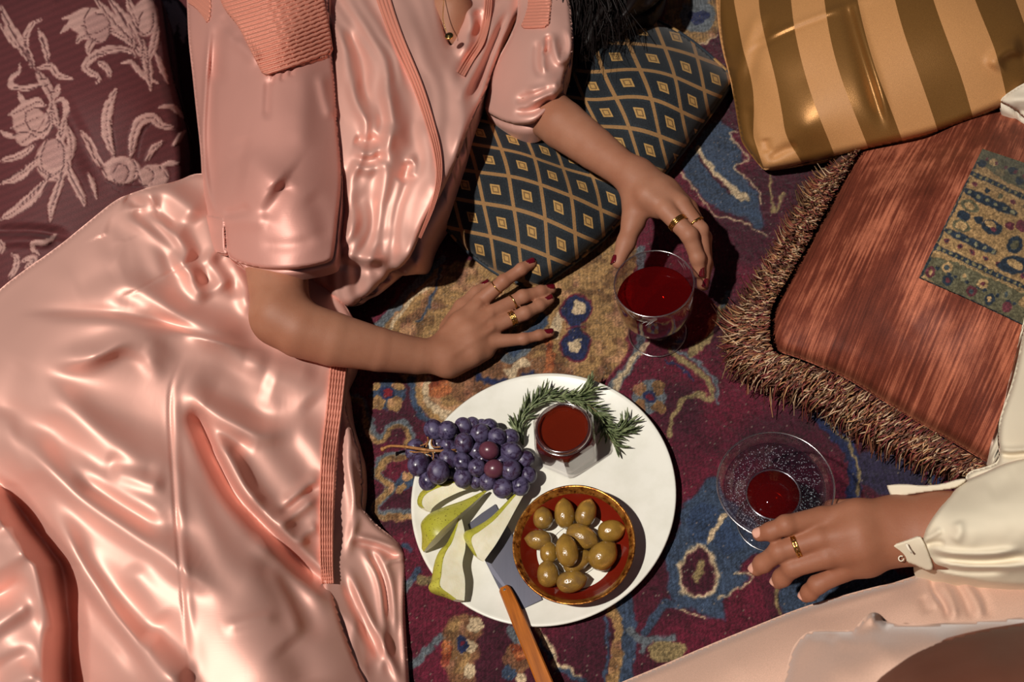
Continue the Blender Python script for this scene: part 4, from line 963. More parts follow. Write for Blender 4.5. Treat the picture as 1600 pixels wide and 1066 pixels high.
wo = meshobj('fizzy_drink', *lathe_geo(w3, 64, (G2X, G2Y, 0)), M_FIZZ); tag(wo, 'clear fizzy layer with fine bubbles filling the margarita glass', 'drink')
bub = []; bs, bf = sphere_geo(5, 4)
for i in range(900):
    a = random.uniform(0, 2 * math.pi); r = random.uniform(.031, .052); z = np.interp(r, [.0288, .044, .0532], [.0925, .1005, .1085]) + random.random() * .001
    s = random.uniform(.00025, .00055); bub.append(((bs * s + [G2X + r * math.cos(a), G2Y + r * math.sin(a), z]).tolist(), bf))
o = meshobj('bubbles', *join_geo(bub), m_plain('bubble_glint', lin(200, 198, 204), .2), wo); o['kind'] = 'stuff'

# ================================================================== people
class SDF:
    def __init__(s, lo, hi, h):
        s.lo = np.array(lo, float); s.h = h; s.n = np.ceil((np.array(hi) - s.lo) / h).astype(int) + 1
        s.D = np.full(s.n, .05, np.float32)
        s.ax = [(s.lo[i] + h * np.arange(s.n[i])).astype(np.float32) for i in range(3)]
    @staticmethod
    def smin(a, b, k):
        if k <= 0: return np.minimum(a, b)
        hh = np.clip(.5 + .5 * (b - a) / k, 0, 1)
        return b * (1 - hh) + a * hh - k * hh * (1 - hh)
    def group(s, chain, k=.004, blend=.006):
        """chain: list of segments (a, ra, b, rb[, flat]) all in world metres"""
        pts = np.array([q for c in chain for q in (c[0], c[2])]); rm = max(max(c[1], c[3]) for c in chain)
        i0 = np.maximum(((pts.min(0) - rm - .025 - s.lo) / s.h).astype(int), 0); i1 = np.minimum(((pts.max(0) + rm + .025 - s.lo) / s.h).astype(int) + 1, s.n)
        if (i1 <= i0).any(): return
        X, Y, Z = np.meshgrid(*[s.ax[i][i0[i]:i1[i]] for i in range(3)], indexing='ij', sparse=True)
        loc = None
        for c in chain:
            a, ra, b, rb = c[:4]; e = np.asarray(b) - a; l2 = float(e @ e) + 1e-12
            t = np.clip(((X - a[0]) * e[0] + (Y - a[1]) * e[1] + (Z - a[2]) * e[2]) / l2, 0, 1)
            fz = c[4] if len(c) > 4 else 1.0
            d = np.sqrt((X - a[0] - t * e[0]) ** 2 + (Y - a[1] - t * e[1]) ** 2 + ((Z - a[2] - t * e[2]) * fz) ** 2) - (ra + t * (rb - ra))
            loc = d if loc is None else s.smin(loc, d, k)
        sl = tuple(slice(i0[i], i1[i]) for i in range(3))
        s.D[sl] = s.smin(s.D[sl], loc.astype(np.float32), blend)
    def mesh(s):
        D = s.D; S = D < 0
        c = np.zeros(tuple(s.n - 1), np.uint8)
        for i in (0, 1):
            for j in (0, 1):
                for k in (0, 1): c += S[i:s.n[0] - 1 + i, j:s.n[1] - 1 + j, k:s.n[2] - 1 + k]
        act = np.argwhere((c > 0) & (c < 8))
        vid = np.full(c.shape, -1, np.int32); vid[tuple(act.T)] = np.arange(len(act))
        cor = np.array([(i, j, k) for i in (0, 1) for j in (0, 1) for k in (0, 1)])
        val = np.stack([D[tuple((act + q).T)] for q in cor], 1)
        acc = np.zeros((len(act), 3)); cnt = np.zeros(len(act))
        for a in range(8):
            for b in range(a + 1, 8):
                if np.abs(cor[a] - cor[b]).sum() == 1:
                    m = (val[:, a] < 0) != (val[:, b] < 0)
                    tt = val[m, a] / (val[m, a] - val[m, b])
                    acc[m] += cor[a] + tt[:, None] * (cor[b] - cor[a]); cnt[m] += 1
        V = s.lo + s.h * (act + acc / cnt[:, None])
        quads = []
        for axn in range(3):
            o1, o2 = (axn + 1) % 3, (axn + 2) % 3
            sl0 = [slice(None)] * 3; sl1 = [slice(None)] * 3; sl0[axn] = slice(0, -1); sl1[axn] = slice(1, None)
            e = np.argwhere(S[tuple(sl0)] != S[tuple(sl1)])
            e = e[(e[:, o1] > 0) & (e[:, o2] > 0) & (e[:, o1] < s.n[o1] - 1) & (e[:, o2] < s.n[o2] - 1)]
            d1 = np.zeros(3, int); d1[o1] = 1; d2 = np.zeros(3, int); d2[o2] = 1
            qd = np.stack([vid[tuple((e - x).T)] for x in (d1 + d2, d2, 0 * d1, d1)], 1)
            neg = S[tuple(e.T)]; qd[~neg] = qd[~neg][:, ::-1]
            quads.append(qd)
        Q = np.vstack(quads); return V, Q[(Q >= 0).all(1)]

def fastmesh(name, V, Q, mat, parent):
    me = bpy.data.meshes.new(name)
    me.vertices.add(len(V)); me.vertices.foreach_set('co', np.asarray(V, np.float32).ravel())
    me.loops.add(Q.size); me.loops.foreach_set('vertex_index', Q.astype(np.int32).ravel())
    me.polygons.add(len(Q)); me.polygons.foreach_set('loop_start', np.arange(0, Q.size, 4, dtype=np.int32))
    me.update(calc_edges=True)
    o = link(name, me, mat, parent)
    sm = o.modifiers.new('relax', 'SMOOTH'); sm.factor = .5; sm.iterations = 2
    return o

def PZ(q): return P(float(q[0]), float(q[1]), q[2] / 100)
def chain(pts):
    """pts: (px, py, z_cm, r_m[, flat])"""
    return [(PZ(a), a[3], PZ(b), b[3]) + ((a[4],) if len(a) > 4 else ()) for a, b in zip(pts[:-1], pts[1:])]

def finger(sd, pts, knuck=True):
    pts = [q[:3] + (q[3] * (1.0 if i == 0 else 1.09),) for i, q in enumerate(pts)]
    ch = chain(pts)
    sd.group(ch, .003, .0035)
    if knuck:
        for q in pts[1:3]: w = PZ(q); sd.group([(w + [0, 0, .0012], q[3] * .98, w + [0, 0, .0011], q[3] * .98)], .002, .004)

def nail(parent, pts, mat, roll=None, ln=.0126, name='fingernail', off=.0):
    """shell on the back of the last finger segment"""
    a, b = PZ(pts[-2]), PZ(pts[-1]); r = pts[-1][3]; T = b - a; T /= np.linalg.norm(T)
    U = np.array([0, 0, 1.]) if roll is None else np.array(roll, float); U = U - (U @ T) * T; U /= np.linalg.norm(U); S = np.cross(T, U)
    V, Fc = [], []; nu, nv = 9, 9; st = b + T * (r * .72 - ln + off)
    for i in range(nu):
        f = i / (nu - 1)
        hw = 1.02 * (1 - .25 * (1 - f) ** 3) * (1 - .9 * max(0, (f - .72) / .28) ** 2.2)
        for j in range(nv):
            g = (j / (nv - 1) * 2 - 1); an = g * hw
            rr = (r * 1.06 + .0004) * (1 - .10 * f * f)
            V.append(st + T * ln * f + rr * (math.sin(an) * S * .92 + math.cos(an) * U) - U * .00055 * abs(g) ** 6)
    for i in range(nu - 1):
        for j in range(nv - 1): Fc.append((i * nv + j, i * nv + j + 1, (i + 1) * nv + j + 1, (i + 1) * nv + j))
    o = meshobj(name, V, Fc, mat, parent)
    so_ = o.modifiers.new('thickness', 'SOLIDIFY'); so_.thickness = .0009; so_.offset = 0
    return o

def ring(name, label, p, q, f, r, bands, mat=M_GOLDMETAL, w=.0012, braid=0, parent=None):
    """finger ring around the segment p->q at fraction f"""
    a, b = PZ(p), PZ(q); c = a + (b - a) * f; T = (b - a) / np.linalg.norm(b - a)
    A = np.cross(T, [0, 0, 1.]); A /= np.linalg.norm(A); B = np.cross(A, T)
    geo = []
    for k in range(bands):
        off = (k - (bands - 1) / 2) * w * 2.1; n = 40; pts = []; rad = []
        for i in range(n + 1):
            th = 2 * math.pi * i / n; wob = .0005 * math.sin(th * 14 + k * math.pi) if braid else 0
            pts.append(c + T * (off + wob) + r * (math.cos(th) * A + math.sin(th) * B)); rad.append(w * (1 + (.28 * math.sin(th * 14) if braid else 0)))
        geo.append(tube_geo(pts, rad, 8, False))
    o = meshobj(name, *join_geo(geo), mat)
    tag(o, label, 'ring'); return o

# ------------------------------------------------------------------ woman in pink
w1o = empty('person', P(560., 300., 0.))
lo = np.minimum.reduce([PZ(q) for q in ((330, 560, 2), (330, -60, 30), (880, 610, 0), (1130, 480, 0))]) - [.02, .02, 0]; lo[2] = -.004
hi = np.maximum.reduce([PZ(q) for q in ((330, -260, 22), (1140, 300, 16), (900, -330, 16))]) + .02; hi[2] = .30
body = SDF(lo, hi, .0021)
# torso, neck and head (the head lies above the frame)
body.group(chain([(400,330,8,.075),(500,240,8.5,.078),(620,90,8,.078),(690,-10,8,.065)]), .05, .02)
body.group(chain([(470,20,12,.045),(600,-10,9,.045),(700,-30,8,.04),(830,20,7,.034)]), .03, .03)
body.group(chain([(690,-20,11.5,.035),(706,20,13.6,.03),(704,60,12.2,.022)]), .02, .02)
body.group(chain([(710,-40,12,.045),(745,-110,14,.043)]), .02, .02)
body.group(chain([(765,-160,15,.062),(790,-215,15,.07)]), .03, .02)
# her right arm (left in the picture)
body.group(chain([(440,20,15,.046),(432,160,15,.045),(428,300,14.5,.043),(430,400,14,.0415),(440,490,13.4,.0375)]), .002, .02)
body.group(chain([(438,497,13.8,.0365),(470,515,12.8,.0372),(520,530,11,.0355),(590,546,8,.0295),(650,556,5.2,.0248),(688,557,3.9,.0228)]), .002, .018)
HL = {'i': [(752,470,3.4,.0118),(787,440,4.9,.0086),(815,421,5.0,.0078),(831,411,4.8,.0066)],
      'm': [(770,489,3.5,.0118),(817,464,3.0,.0088),(845,456,2.1,.0078),(861,452,1.5,.0066)],
      'r': [(771,511,3.3,.0112),(820,490,2.7,.0084),(843,478,1.9,.0075),(859,468,1.4,.0064)],
      'p': [(770,534,2.7,.0104),(818,530,1.9,.0072),(843,524,1.3,.0065),(860,520,1.0,.0056)]}
TH = [(702,512,2.6,.0140),(722,480,2.1,.0112),(745,458,1.7,.0096),(762,446,1.5,.0074)]
body.group(chain([(690,540,3.7,.0175),(720,505,3.7,.0155),(752,472,3.2,.0125)]) + chain([(694,550,3.8,.0185),(735,518,3.8,.0160),(768,491,3.3,.0122)]) + chain([(698,560,3.7,.0195),(738,536,3.6,.0155),(770,512,3.1,.0118)]) + chain([(700,570,3.2,.0185),(738,553,3.0,.0145),(768,536,2.5,.0108)]) + chain([(708,574,2.3,.0130),(760,550,2.0,.0108)]), .008, .012)
body.group(chain(TH), .006, .008)
for a_, b_ in (((700,540,5.1,.0026),(750,474,4.3,.0034)), ((702,548,5.3,.0026),(768,492,4.4,.0034)), ((704,556,5.2,.0026),(770,513,4.2,.0032))): body.group(chain([a_, b_]), .002, .006)
for k_ in 'imrp': finger(body, HL[k_])
# her left arm (right in the picture), holding the coupe
body.group(chain([(830,20,7,.034),(822,110,8,.035),(842,168,11.2,.035)]), .002, .02)
body.group(chain([(838,163,11.4,.0350),(880,196,12.2,.0345),(930,233,12.3,.0290),(972,264,12.6,.0240),(992,278,12.6,.0225)]), .002, .018)
HR = {'i': [(1040,328,13.2,.0128),(1077,368,12.4,.0100),(1090,404,10.4,.0088),(1093,426,9.0,.0072)],
      'm': [(1064,320,12.8,.0122),(1094,360,11.4,.0096),(1100,408,9.0,.0086),(1098,444,7.4,.0072)],
      'r': [(1076,326,11.4,.0115),(1100,372,9.4,.0090),(1103,414,7.0,.0080),(1099,446,5.6,.0068)],
      'p': [(1080,340,9.8,.0108),(1098,380,7.6,.0080),(1100,420,5.4,.0070),(1096,446,4.2,.0060)]}
TH2 = [(992,306,11.8,.0185),(990,346,10.6,.0148),(978,380,9.8,.0115),(966,410,9.2,.0088)]
body.group(chain([(988,282,12.6,.021),(1012,306,13.2,.0165),(1042,327,13.0,.0128)]) + chain([(994,276,12.6,.0215),(1030,298,13.0,.0165),(1064,319,12.6,.0122)]) + chain([(1000,272,12.2,.020),(1040,298,12.0,.016),(1076,325,11.2,.0116)]) + chain([(1000,278,11.2,.018),(1044,306,10.6,.0145),(1080,338,9.6,.0108)]) + chain([(998,318,11.6,.0155),(1032,330,12.0,.0105)]), .010, .012)
body.group(chain(TH2), .008, .010)
for k_ in 'imrp': finger(body, HR[k_])
V, Q = body.mesh(); bo_ = fastmesh('body', V, Q, M_SKIN, w1o); bo_['label'] = 'bare forearms and hands with dark red nails'
for k_ in 'imrp': nail(w1o, HL[k_], M_POLISH, (-.05, .12, 1) if k_ == 'i' else (-.1, .15, 1))
nail(w1o, TH, M_POLISH, (-.6, .55, .6))
nail(w1o, HR['i'], M_POLISH, (.55, -.35, .75)); nail(w1o, HR['m'], M_POLISH, (.65, -.4, .65)); nail(w1o, HR['r'], M_POLISH, (.8, -.2, .5)); nail(w1o, HR['p'], M_POLISH, (.8, -.2, .5))
nail(w1o, TH2, M_POLISH, (-.9, .2, .35), .0125)
ring('ring', 'thin plain gold ring on the index finger of the hand resting on the rug', HL['i'][0], HL['i'][1], .70, .0100, 1, w=.0010)
ring('ring', 'thin gold ring on the middle finger of the hand resting on the rug', HL['m'][0], HL['m'][1], .66, .0104, 1, w=.0012)
ring('ring', 'stack of braided gold rings on the ring finger of the hand on the rug', HL['r'][0], HL['r'][1], .60, .0100, 4, w=.0010, braid=1)
ring('ring', 'wide banded gold ring on the index finger holding the wine glass', HR['i'][0], HR['i'][1], .52, .0122, 3, w=.0012)
ring('ring', 'gold chain ring on the middle finger behind the wine glass', HR['m'][0], HR['m'][1], .72, .0112, 1, w=.0017, braid=1)

# ---- the pink satin dress
skz = ztps([(-60,480,16),(0,450,17),(90,395,19),(180,312,20),(240,292,19),(300,290,17),(350,330,16),(420,440,12),(480,520,9.5),(530,575,7),(-60,620,20),(60,560,23),(180,480,22),(300,480,17),(250,400,19.5),(100,640,22),(220,600,19),(330,590,15),(430,600,10.5),(510,620,7.5),
            (60,740,20),(160,760,19),(270,760,17),(360,720,13),(440,740,9.5),(515,780,6.5),(110,860,17.5),(200,900,17.5),(300,920,17),(400,900,14),(470,900,8.5),(520,930,6),(120,980,14),(160,1060,14.5),(300,1060,16),(420,1040,15),(540,1040,8),(585,1066,5),(620,1160,5),(400,1160,14),(150,1160,13)], .004)
SKF = [
 ([(20,499),(60,497),(120,498),(180,500),(250,514),(330,534),(430,556)], 1.3, 5, 26), ([(30,492),(80,491),(150,492),(230,503),(320,524)], -.7, 10, 6),
 ([(60,562),(108,563),(152,553),(192,531),(224,532),(256,553),(284,566)], .8, 11, 11), ([(112,572),(160,551),(192,543),(226,555),(258,596)], .6, 10, 9),
 ([(140,434),(208,447),(244,468),(282,496),(330,518),(395,533)], 1.0, 14, 12), ([(160,462),(220,472),(270,506),(330,528)], -.6, 12, 12), ([(110,448),(150,440),(190,420)], -.4, 12, 12),
 ([(268,392),(296,424),(302,446),(326,474)], .8, 9, 9), ([(312,396),(340,424),(358,455)], .7, 9, 9), ([(288,396),(318,430),(332,456)], -.8, 8, 8), ([(330,395),(362,430),(376,470)], -.7, 8, 8), ([(350,400),(376,440),(392,500)], .6, 8, 8),
 ([(183,341),(212,346),(244,368),(272,391),(291,422),(291,448)], .8, 8, 8), ([(183,316),(220,329),(256,351),(286,379),(308,421),(313,460)], .8, 8, 8), ([(190,330),(230,346),(266,378),(298,424)], -.6, 6, 6),
 ([(214,324),(230,302),(258,298),(286,317),(318,348)], 1.5, 12, 14), ([(205,318),(215,330),(250,338),(285,362)], -.9, 7, 7), ([(196,305),(210,316),(212,326)], -.9, 8, 8), ([(160,352),(178,362),(172,380),(190,396)], -.45, 14, 14), ([(100,400),(150,385),(200,378)], .35, 26, 26),
 ([(24,656),(88,636),(136,660),(188,696),(212,722),(258,758)], .55, 16, 16), ([(10,660),(80,734),(140,786),(200,827),(256,863),(298,896),(370,930)], 1.7, 22, 13),
 ([(88,694),(140,739),(192,771),(240,799),(276,838)], .7, 11, 11), ([(110,740),(165,776),(215,806),(262,842)], -.55, 9, 9), ([(168,735),(208,747),(262,762)], .5, 9, 9), ([(160,716),(200,728),(250,742)], -.35, 9, 9),
 ([(60,770),(112,868),(160,940),(208,1000),(250,1046),(330,1130)], 2.9, 15, 24), ([(70,800),(100,880),(146,950),(196,1012),(250,1090)], -1.5, 8, 12), ([(224,990),(258,1021),(300,1064)], .8, 10, 10), ([(200,880),(230,930),(258,980)], .5, 14, 14),
 ([(40,560),(20,600),(14,660)], -.5, 16, 16), ([(10,640),(20,700),(60,760)], .4, 10, 10),
 ([(290,610),(322,682),(342,724),(370,774),(406,815),(438,847),(474,882),(540,940)], -3.0, 6, 11), ([(310,640),(340,690),(366,740),(398,786),(440,826),(490,870)], .9, 12, 5), ([(330,684),(362,714),(384,764),(420,796)], .7, 8, 12),
 ([(278,606),(320,635),(360,660),(404,677),(466,676)], 1.2, 13, 12), ([(300,588),(350,620),(420,650),(480,650)], -.7, 16, 14), ([(290,640),(340,676),(400,704)], -.6, 10, 10), ([(410,590),(450,604),(490,640)], .5, 18, 18), ([(380,560),(440,570),(500,586)], .5, 10, 10),
 ([(504,738),(470,768),(436,796)], .55, 6, 7), ([(496,774),(462,802),(430,824)], .6, 6, 7), ([(500,756),(466,784),(434,810)], -.55, 5, 5), ([(500,820),(476,836),(470,856)], .45, 6, 6),
 ([(396,826),(440,880),(482,920),(524,952)], .8, 6, 12), ([(400,850),(440,900),(480,960),(500,1010)], -.7, 12, 14), ([(416,880),(450,940),(470,1000)], .35, 7, 7), ([(344,982),(390,970),(440,962)], .3, 6, 8), ([(440,1000),(470,1040),(480,1080)], -.6, 22, 18),
 ([(286,556),(266,620),(272,760),(281,880),(298,1070)], -.25, 3, 3), ([(292,556),(274,620),(280,760),(289,880),(306,1070)], .2, 5, 6), ([(180,470),(240,440),(330,390)], -.12, 2, 2)]
# the skirt's left edge plunges to a dark inner panel
SKF += [([(-40,900),(10,880),(50,850)], .9, 10, 10), ([(-40,1000),(10,965),(56,935)], 1.1, 11, 11), ([(-30,950),(10,925),(44,902)], -.8, 8, 8), ([(-30,1070),(20,1034),(60,1022)], -.8, 9, 9), ([(-20,1100),(30,1066),(66,1052)], .7, 8, 8), ([(-40,840),(0,830),(24,812)], -.6, 8, 8)]
SKF = [(a, b * 1.2, c * 1.55 if c > 4 else c, d * 1.55 if d > 4 else d) for a, b, c, d in SKF]
def drape(x, y):
    u = x + .85 * y; v = y - .85 * x
    vw = v + 60 * vnoise(x, y, 150, 61) + 26 * vnoise(u, v * 2, 110, 62)
    m1 = smooth(560, 680, y) * smooth(330, 250, x)
    z = m1 * (.0072 * np.sin(vw / 26))
    v2 = y - .42 * x + 50 * vnoise(x, y, 110, 64)
    z += smooth(640, 570, y) * smooth(400, 470, y) * smooth(30, 130, x) * (.0042 * np.sin(v2 / 15))
    v3 = y - 1.15 * x + 40 * vnoise(x, y, 90, 65)
    z += smooth(285, 340, x) * smooth(580, 660, y) * smooth(960, 860, y) * (.0028 * np.sin(v3 / 17))
    v4 = x - .55 * y + 30 * vnoise(x, y, 80, 66)
    z += smooth(280, 330, y) * smooth(470, 400, y) * smooth(200, 260, x) * .0030 * np.sin(v4 / 9)
    return z
def skirt_z(x, y):
    z = skz(x, y) + fold_field(x, y, SKF) + drape(x, y)
    e = np.interp(y, [700, 760, 884, 980, 1066, 1160], [-80, 6, 98, 112, 112, 120])
    lft = smooth(0, 50, e - x) * smooth(680, 800, y)
    return z + lft * .05 - .03 * smooth(30, 0, np.abs(e - x)) * smooth(720, 820, y) + .0035 * vnoise(x, y, 70, 41)
sk_out = [(-70,520),(0,451),(35,424),(90,386),(140,345),(180,312),(205,302),(240,290),(275,284),(310,268),(340,280),(380,330),(430,380),(500,430),(545,480),(560,520),(548,560),(540,590),(536,640),(528,720),(524,800),(521,860),(518,905),(524,940),(538,985),(560,1040),(590,1100),(610,1180),(300,1190),(-70,1190)]
patch('skirt', sk_out, skirt_z, 3.3, M_PINK, w1o, (10, .012), (.16, .02))['label'] = 'long pink satin skirt with a vertical seam'
# under layer and tail on the right
uz = ztps([(535,590,4.5),(560,680,4.2),(566,780,3.6),(530,700,5),(540,850,4.2),(590,850,2.6),(632,870,1.6),(636,1000,1.4),(600,950,3.4),(640,1100,1.4),(560,980,4.6),(600,1060,4),(560,1160,4),(640,1180,1.5)])
UF = [([(548,640),(545,720),(556,800),(540,880)], .8, 7, 8), ([(560,700),(560,780),(552,830)], -.5, 6, 6), ([(548,836),(590,846),(632,862)], .7, 5, 7), ([(545,846),(590,856),(628,876)], -.5, 5, 5), ([(560,850),(590,900),(600,970),(596,1066)], .8, 8, 8), ([(585,850),(610,910),(620,1000)], .6, 7, 7), ([(572,850),(600,910),(608,980)], -.8, 6, 6), ([(540,880),(570,950),(600,1010),(630,1080)], .9, 8, 6), ([(534,900),(566,975),(600,1040)], -.7, 9, 6), ([(630,880),(628,960),(634,1060)], .5, 5, 4), ([(560,950),(550,1010),(570,1066)], .6, 12, 12), ([(600,880),(634,872)], .4, 4, 4)]
patch('underskirt', [(520,560),(536,590),(540,640),(552,680),(564,712),(567,760),(562,790),(572,800),(590,822),(612,838),(630,854),(636,872),(634,930),(635,1000),(640,1066),(648,1190),(520,1190),(500,900),(505,700)], lambda x, y: np.minimum(uz(x, y), skz(x, y) - .008) + fold_field(x, y, UF), 3.2, M_PINK, w1o, (9, .012), (.05, .006))['label'] = 'darker satin under layer edging the rug'

def tucks(name, path, w0, w1, zf, n, amp, mat, parent, lift=.003, ns=None, wob=0.0):
    """pin-tucked band: path in pixels, width in pixels at both ends, n parallel tucks"""
    p = spline(path, max(30, 18 * len(path))); d = np.gradient(p, axis=0); d /= np.linalg.norm(d, axis=1)[:, None]; nr = np.c_[-d[:, 1], d[:, 0]]
    m = n * 6 + 1; s = np.linspace(-.5, .5, m); L = len(p); w = np.linspace(w0, w1, L)
    X = p[:, None, 0] + nr[:, None, 0] * s[None] * w[:, None]; Y = p[:, None, 1] + nr[:, None, 1] * s[None] * w[:, None]
    ph = (s + .5) * n
    prof = np.abs(np.sin(ph * np.pi)) ** .7
    Z = zf(X, Y) + lift + amp * prof[None] * (1 + wob * np.sin(np.arange(L) * 1.9)[:, None])
    Z[:, 0] -= lift + .002; Z[:, -1] -= lift + .002
    W = P(X, Y, Z).reshape(-1, 3); Fc = [(i * m + j, i * m + j + 1, (i + 1) * m + j + 1, (i + 1) * m + j) for i in range(L - 1) for j in range(m - 1)]
    return meshobj(name, W, Fc, mat, parent)
tucks('skirt_trim', [(529,572),(522,640),(513,720),(510,800),(510,870),(512,912)], 27, 20, skirt_z, 6, .0022, M_SMOCK, w1o, .003, None, .55)['label'] = 'pin-tucked pink band down the skirt edge'

# bodice
bdz = ztps([(500,-60,17),(560,0,18.5),(560,120,19),(540,240,18),(530,360,15),(560,420,11),(620,420,10),(600,320,14.5),(640,200,17),(620,80,18.6),(690,60,15.5),(700,-20,15.8),(690,160,15.4),(680,260,15.5),(650,360,13.5),(740,170,14.5),(720,236,15),(760,90,12.5),(790,30,12.5),(810,-30,12),(520,450,9),(570,470,7),(450,200,17),(430,340,15),(400,60,17),(660,-60,17),(692,296,15.5),(640,400,13)], .004)
BDF = [([(522,20),(536,70),(546,125),(562,170),(582,200),(596,212)], 1.0, 10, 10), ([(540,30),(560,90),(572,150),(590,186)], -1.1, 9, 9), ([(546,232),(574,241),(600,226),(611,190)], 1.0, 9, 9), ([(546,257),(580,262),(604,246)], .8, 8, 8), ([(548,245),(578,252),(602,238)], -.6, 6, 6), ([(552,216),(576,224),(594,212)], -.7, 7, 7),
       ([(524,10),(572,50),(603,118),(617,192),(608,250),(578,318)], .8, 14, 12), ([(560,0),(596,70),(618,130),(634,200),(622,270)], -.45, 10, 10), ([(600,130),(616,190),(640,240)], .4, 8, 8), ([(642,250),(636,268),(626,286)], -.6, 5, 6), ([(640,240),(646,260),(642,280)], .5, 5, 6), ([(545,300),(580,330),(600,380)], -.5, 14, 14), ([(536,330),(560,390),(600,410)], .7, 12, 12), ([(530,395),(560,405),(610,408)], .8, 8, 8), ([(524,408),(560,416),(600,420)], -.6, 6, 6), ([(528,260),(536,320),(530,380)], -.9, 9, 9),
       ([(625,0),(660,80),(690,180),(696,250)], .35, 20, 20), ([(650,30),(690,110),(716,190)], .3, 16, 16), ([(700,90),(720,150),(722,200),(706,250)], .6, 8, 10), ([(660,180),(676,240),(668,320)], .35, 10, 10),
       ([(790,5),(758,78),(728,138),(720,160)], 1.1, 7, 8), ([(806,10),(782,62),(757,130),(741,170)], .9, 5, 5), ([(798,8),(770,74),(744,136),(732,168)], -1.2, 6, 6), ([(776,0),(742,76),(722,118)], -.8, 7, 7), ([(764,0),(762,46),(740,80),(722,104)], .8, 7, 7), ([(730,0),(738,40),(728,70),(708,86)], .9, 9, 8), ([(745,10),(748,40),(736,66)], -.8, 6, 6), ([(818,8),(790,70),(760,140)], -.6, 6, 6)]
BDF = [(a, b * 1.2, c * 1.4, d * 1.4) for a, b, c, d in BDF]
def bod_z(x, y):
    c = x - np.interp(y, [-60, 0, 60, 120, 190, 250, 320, 420], [520, 545, 575, 600, 612, 606, 585, 572]) + 18 * vnoise(x, y, 70, 67)
    d = (.0032 * np.sin(c / 8.5) + .0014 * np.sin(c / 4 + 4 * vnoise(x, y, 50, 68))) * np.exp(-(c / 80) ** 2)
    e = x + .48 * y - 790 + 14 * vnoise(x, y, 60, 69)
    d = d + .0026 * np.sin(e / 6.5) * np.exp(-(e / 60) ** 2) * smooth(170, 90, y) * smooth(690, 730, x)
    return bdz(x, y) + d + fold_field(x, y, BDF) + .002 * vnoise(x, y, 60, 43)
patch('bodice', [(470,-70),(600,-80),(670,-70),(684,-40),(688,0),(691,30),(696,52),(702,70),(706,72),(712,60),(718,40),(722,10),(726,-30),(740,-70),(850,-80),(842,-20),(816,14),(800,50),(782,86),(768,118),(757,148),(742,178),(730,208),(718,242),(704,272),(692,298),(676,328),(660,358),(650,384),(640,404),(628,418),(612,424),(600,440),(575,462),(545,484),(520,470),(490,440),(440,400),(400,300),(390,100),(420,-40)], bod_z, 3.0, M_PINK, w1o, (12, .016), (.16, .05))['label'] = 'gathered pink satin wrap bodice'
tucks('wrap_trim', [(592,-30),(603,10),(622,62),(652,132),(672,192),(684,240),(686,280),(676,322),(656,372)], 25, 5, bod_z, 4, .0022, M_SMOCK, w1o)['label'] = 'pin-tucked band along the wrap edge'
tucks('wrap_trim', [(764,-30),(762,20),(752,62),(734,92),(720,116)], 12, 15, bod_z, 4, .002, M_SMOCK, w1o, .004)
# necklace
nk = empty('necklace', P(700., 40., .0))
nz_ = lambda x, y: .166
ch_ = spline([(694,-40,17.5),(693,0,17.4),(692,30,17.2),(697,48,17.4)], 60)
geo = []
for i in range(0, 60):
    geo.append(tube_geo([P(ch_[i, 0], ch_[i, 1], ch_[i, 2] / 100) + np.array([0, 0, .0]), P(ch_[i, 0] + .6, ch_[i, 1] + .8, ch_[i, 2] / 100 + .0004)], .0006, 5))
meshobj('chain', *join_geo(geo), M_GOLDMETAL, nk)
pc = P(702., 57., .179)
meshobj('pendant', *lathe_geo([(.0001, .004), (.003, .0036), (.0045, .002), (.0058, .0024), (.0066, .001), (.0062, -.001), (.0001, -.0015)], 32, pc), M_GOLDMETAL, nk)
child_fix(nk); tag(nk, 'fine gold necklace with a round pendant at the neckline', 'necklace')

# her right sleeve, in front of the bodice
slz = ztps([(292,0,17),(300,110,16),(316,250,16),(322,390,15.8),(352,398,17),(400,420,18.5),(450,424,19),(520,408,17),(532,300,18),(526,150,19.5),(516,60,20.5),(510,-40,20.5),(350,-40,21),(345,60,21.5),(400,40,23),(450,60,24),(400,180,23.5),(460,180,23.8),(400,290,23.6),(450,290,23),(350,200,20),(350,320,19.6),(430,370,21),(490,250,21.6),(490,360,20),(410,405,19.4)], .004)
SLF = [([(330,20),(322,130),(318,220),(326,300),(345,345)], .8, 4, 4), ([(336,70),(330,150),(330,240),(338,320)], -.45, 6, 6), ([(346,30),(341,60),(338,100),(341,140)], -1.0, 8, 8), ([(352,40),(366,60),(390,84),(406,104)], .7, 9, 8), ([(345,20),(362,50),(378,66)], -.5, 6, 6), ([(420,116),(418,150),(416,190)], -.5, 5, 5), ([(428,112),(424,134)], -.35, 3, 3), ([(444,108),(440,128)], -.3, 3, 3), ([(456,104),(454,120)], -.3, 3, 3), ([(470,96),(476,150),(470,240)], .35, 14, 14), ([(452,280),(434,310),(410,344)], -.4, 12, 9), ([(370,270),(410,280),(440,300)], .7, 34, 26), ([(380,236),(400,260),(430,282),(438,300)], .5, 16, 12), ([(344,345),(380,344),(420,350)], .35, 8, 10), ([(346,336),(370,332),(392,322)], -.4, 6, 6), ([(500,110),(508,150),(520,190)], .6, 7, 7), ([(360,260),(380,240),(376,210)], -.3, 10, 10), ([(400,380),(450,384),(500,372)], -.2, 8, 8), ([(352,350),(354,396)], -.4, 3, 3), ([(480,300),(500,330),(510,380)], -.3, 12, 12)]
SLF = [(a, b, c * 1.35 if c > 4 else c, d * 1.35 if d > 4 else d) for a, b, c, d in SLF]
def slv_z(x, y): return slz(x, y) + fold_field(x, y, SLF) + .003 * vnoise(x, y, 60, 45)
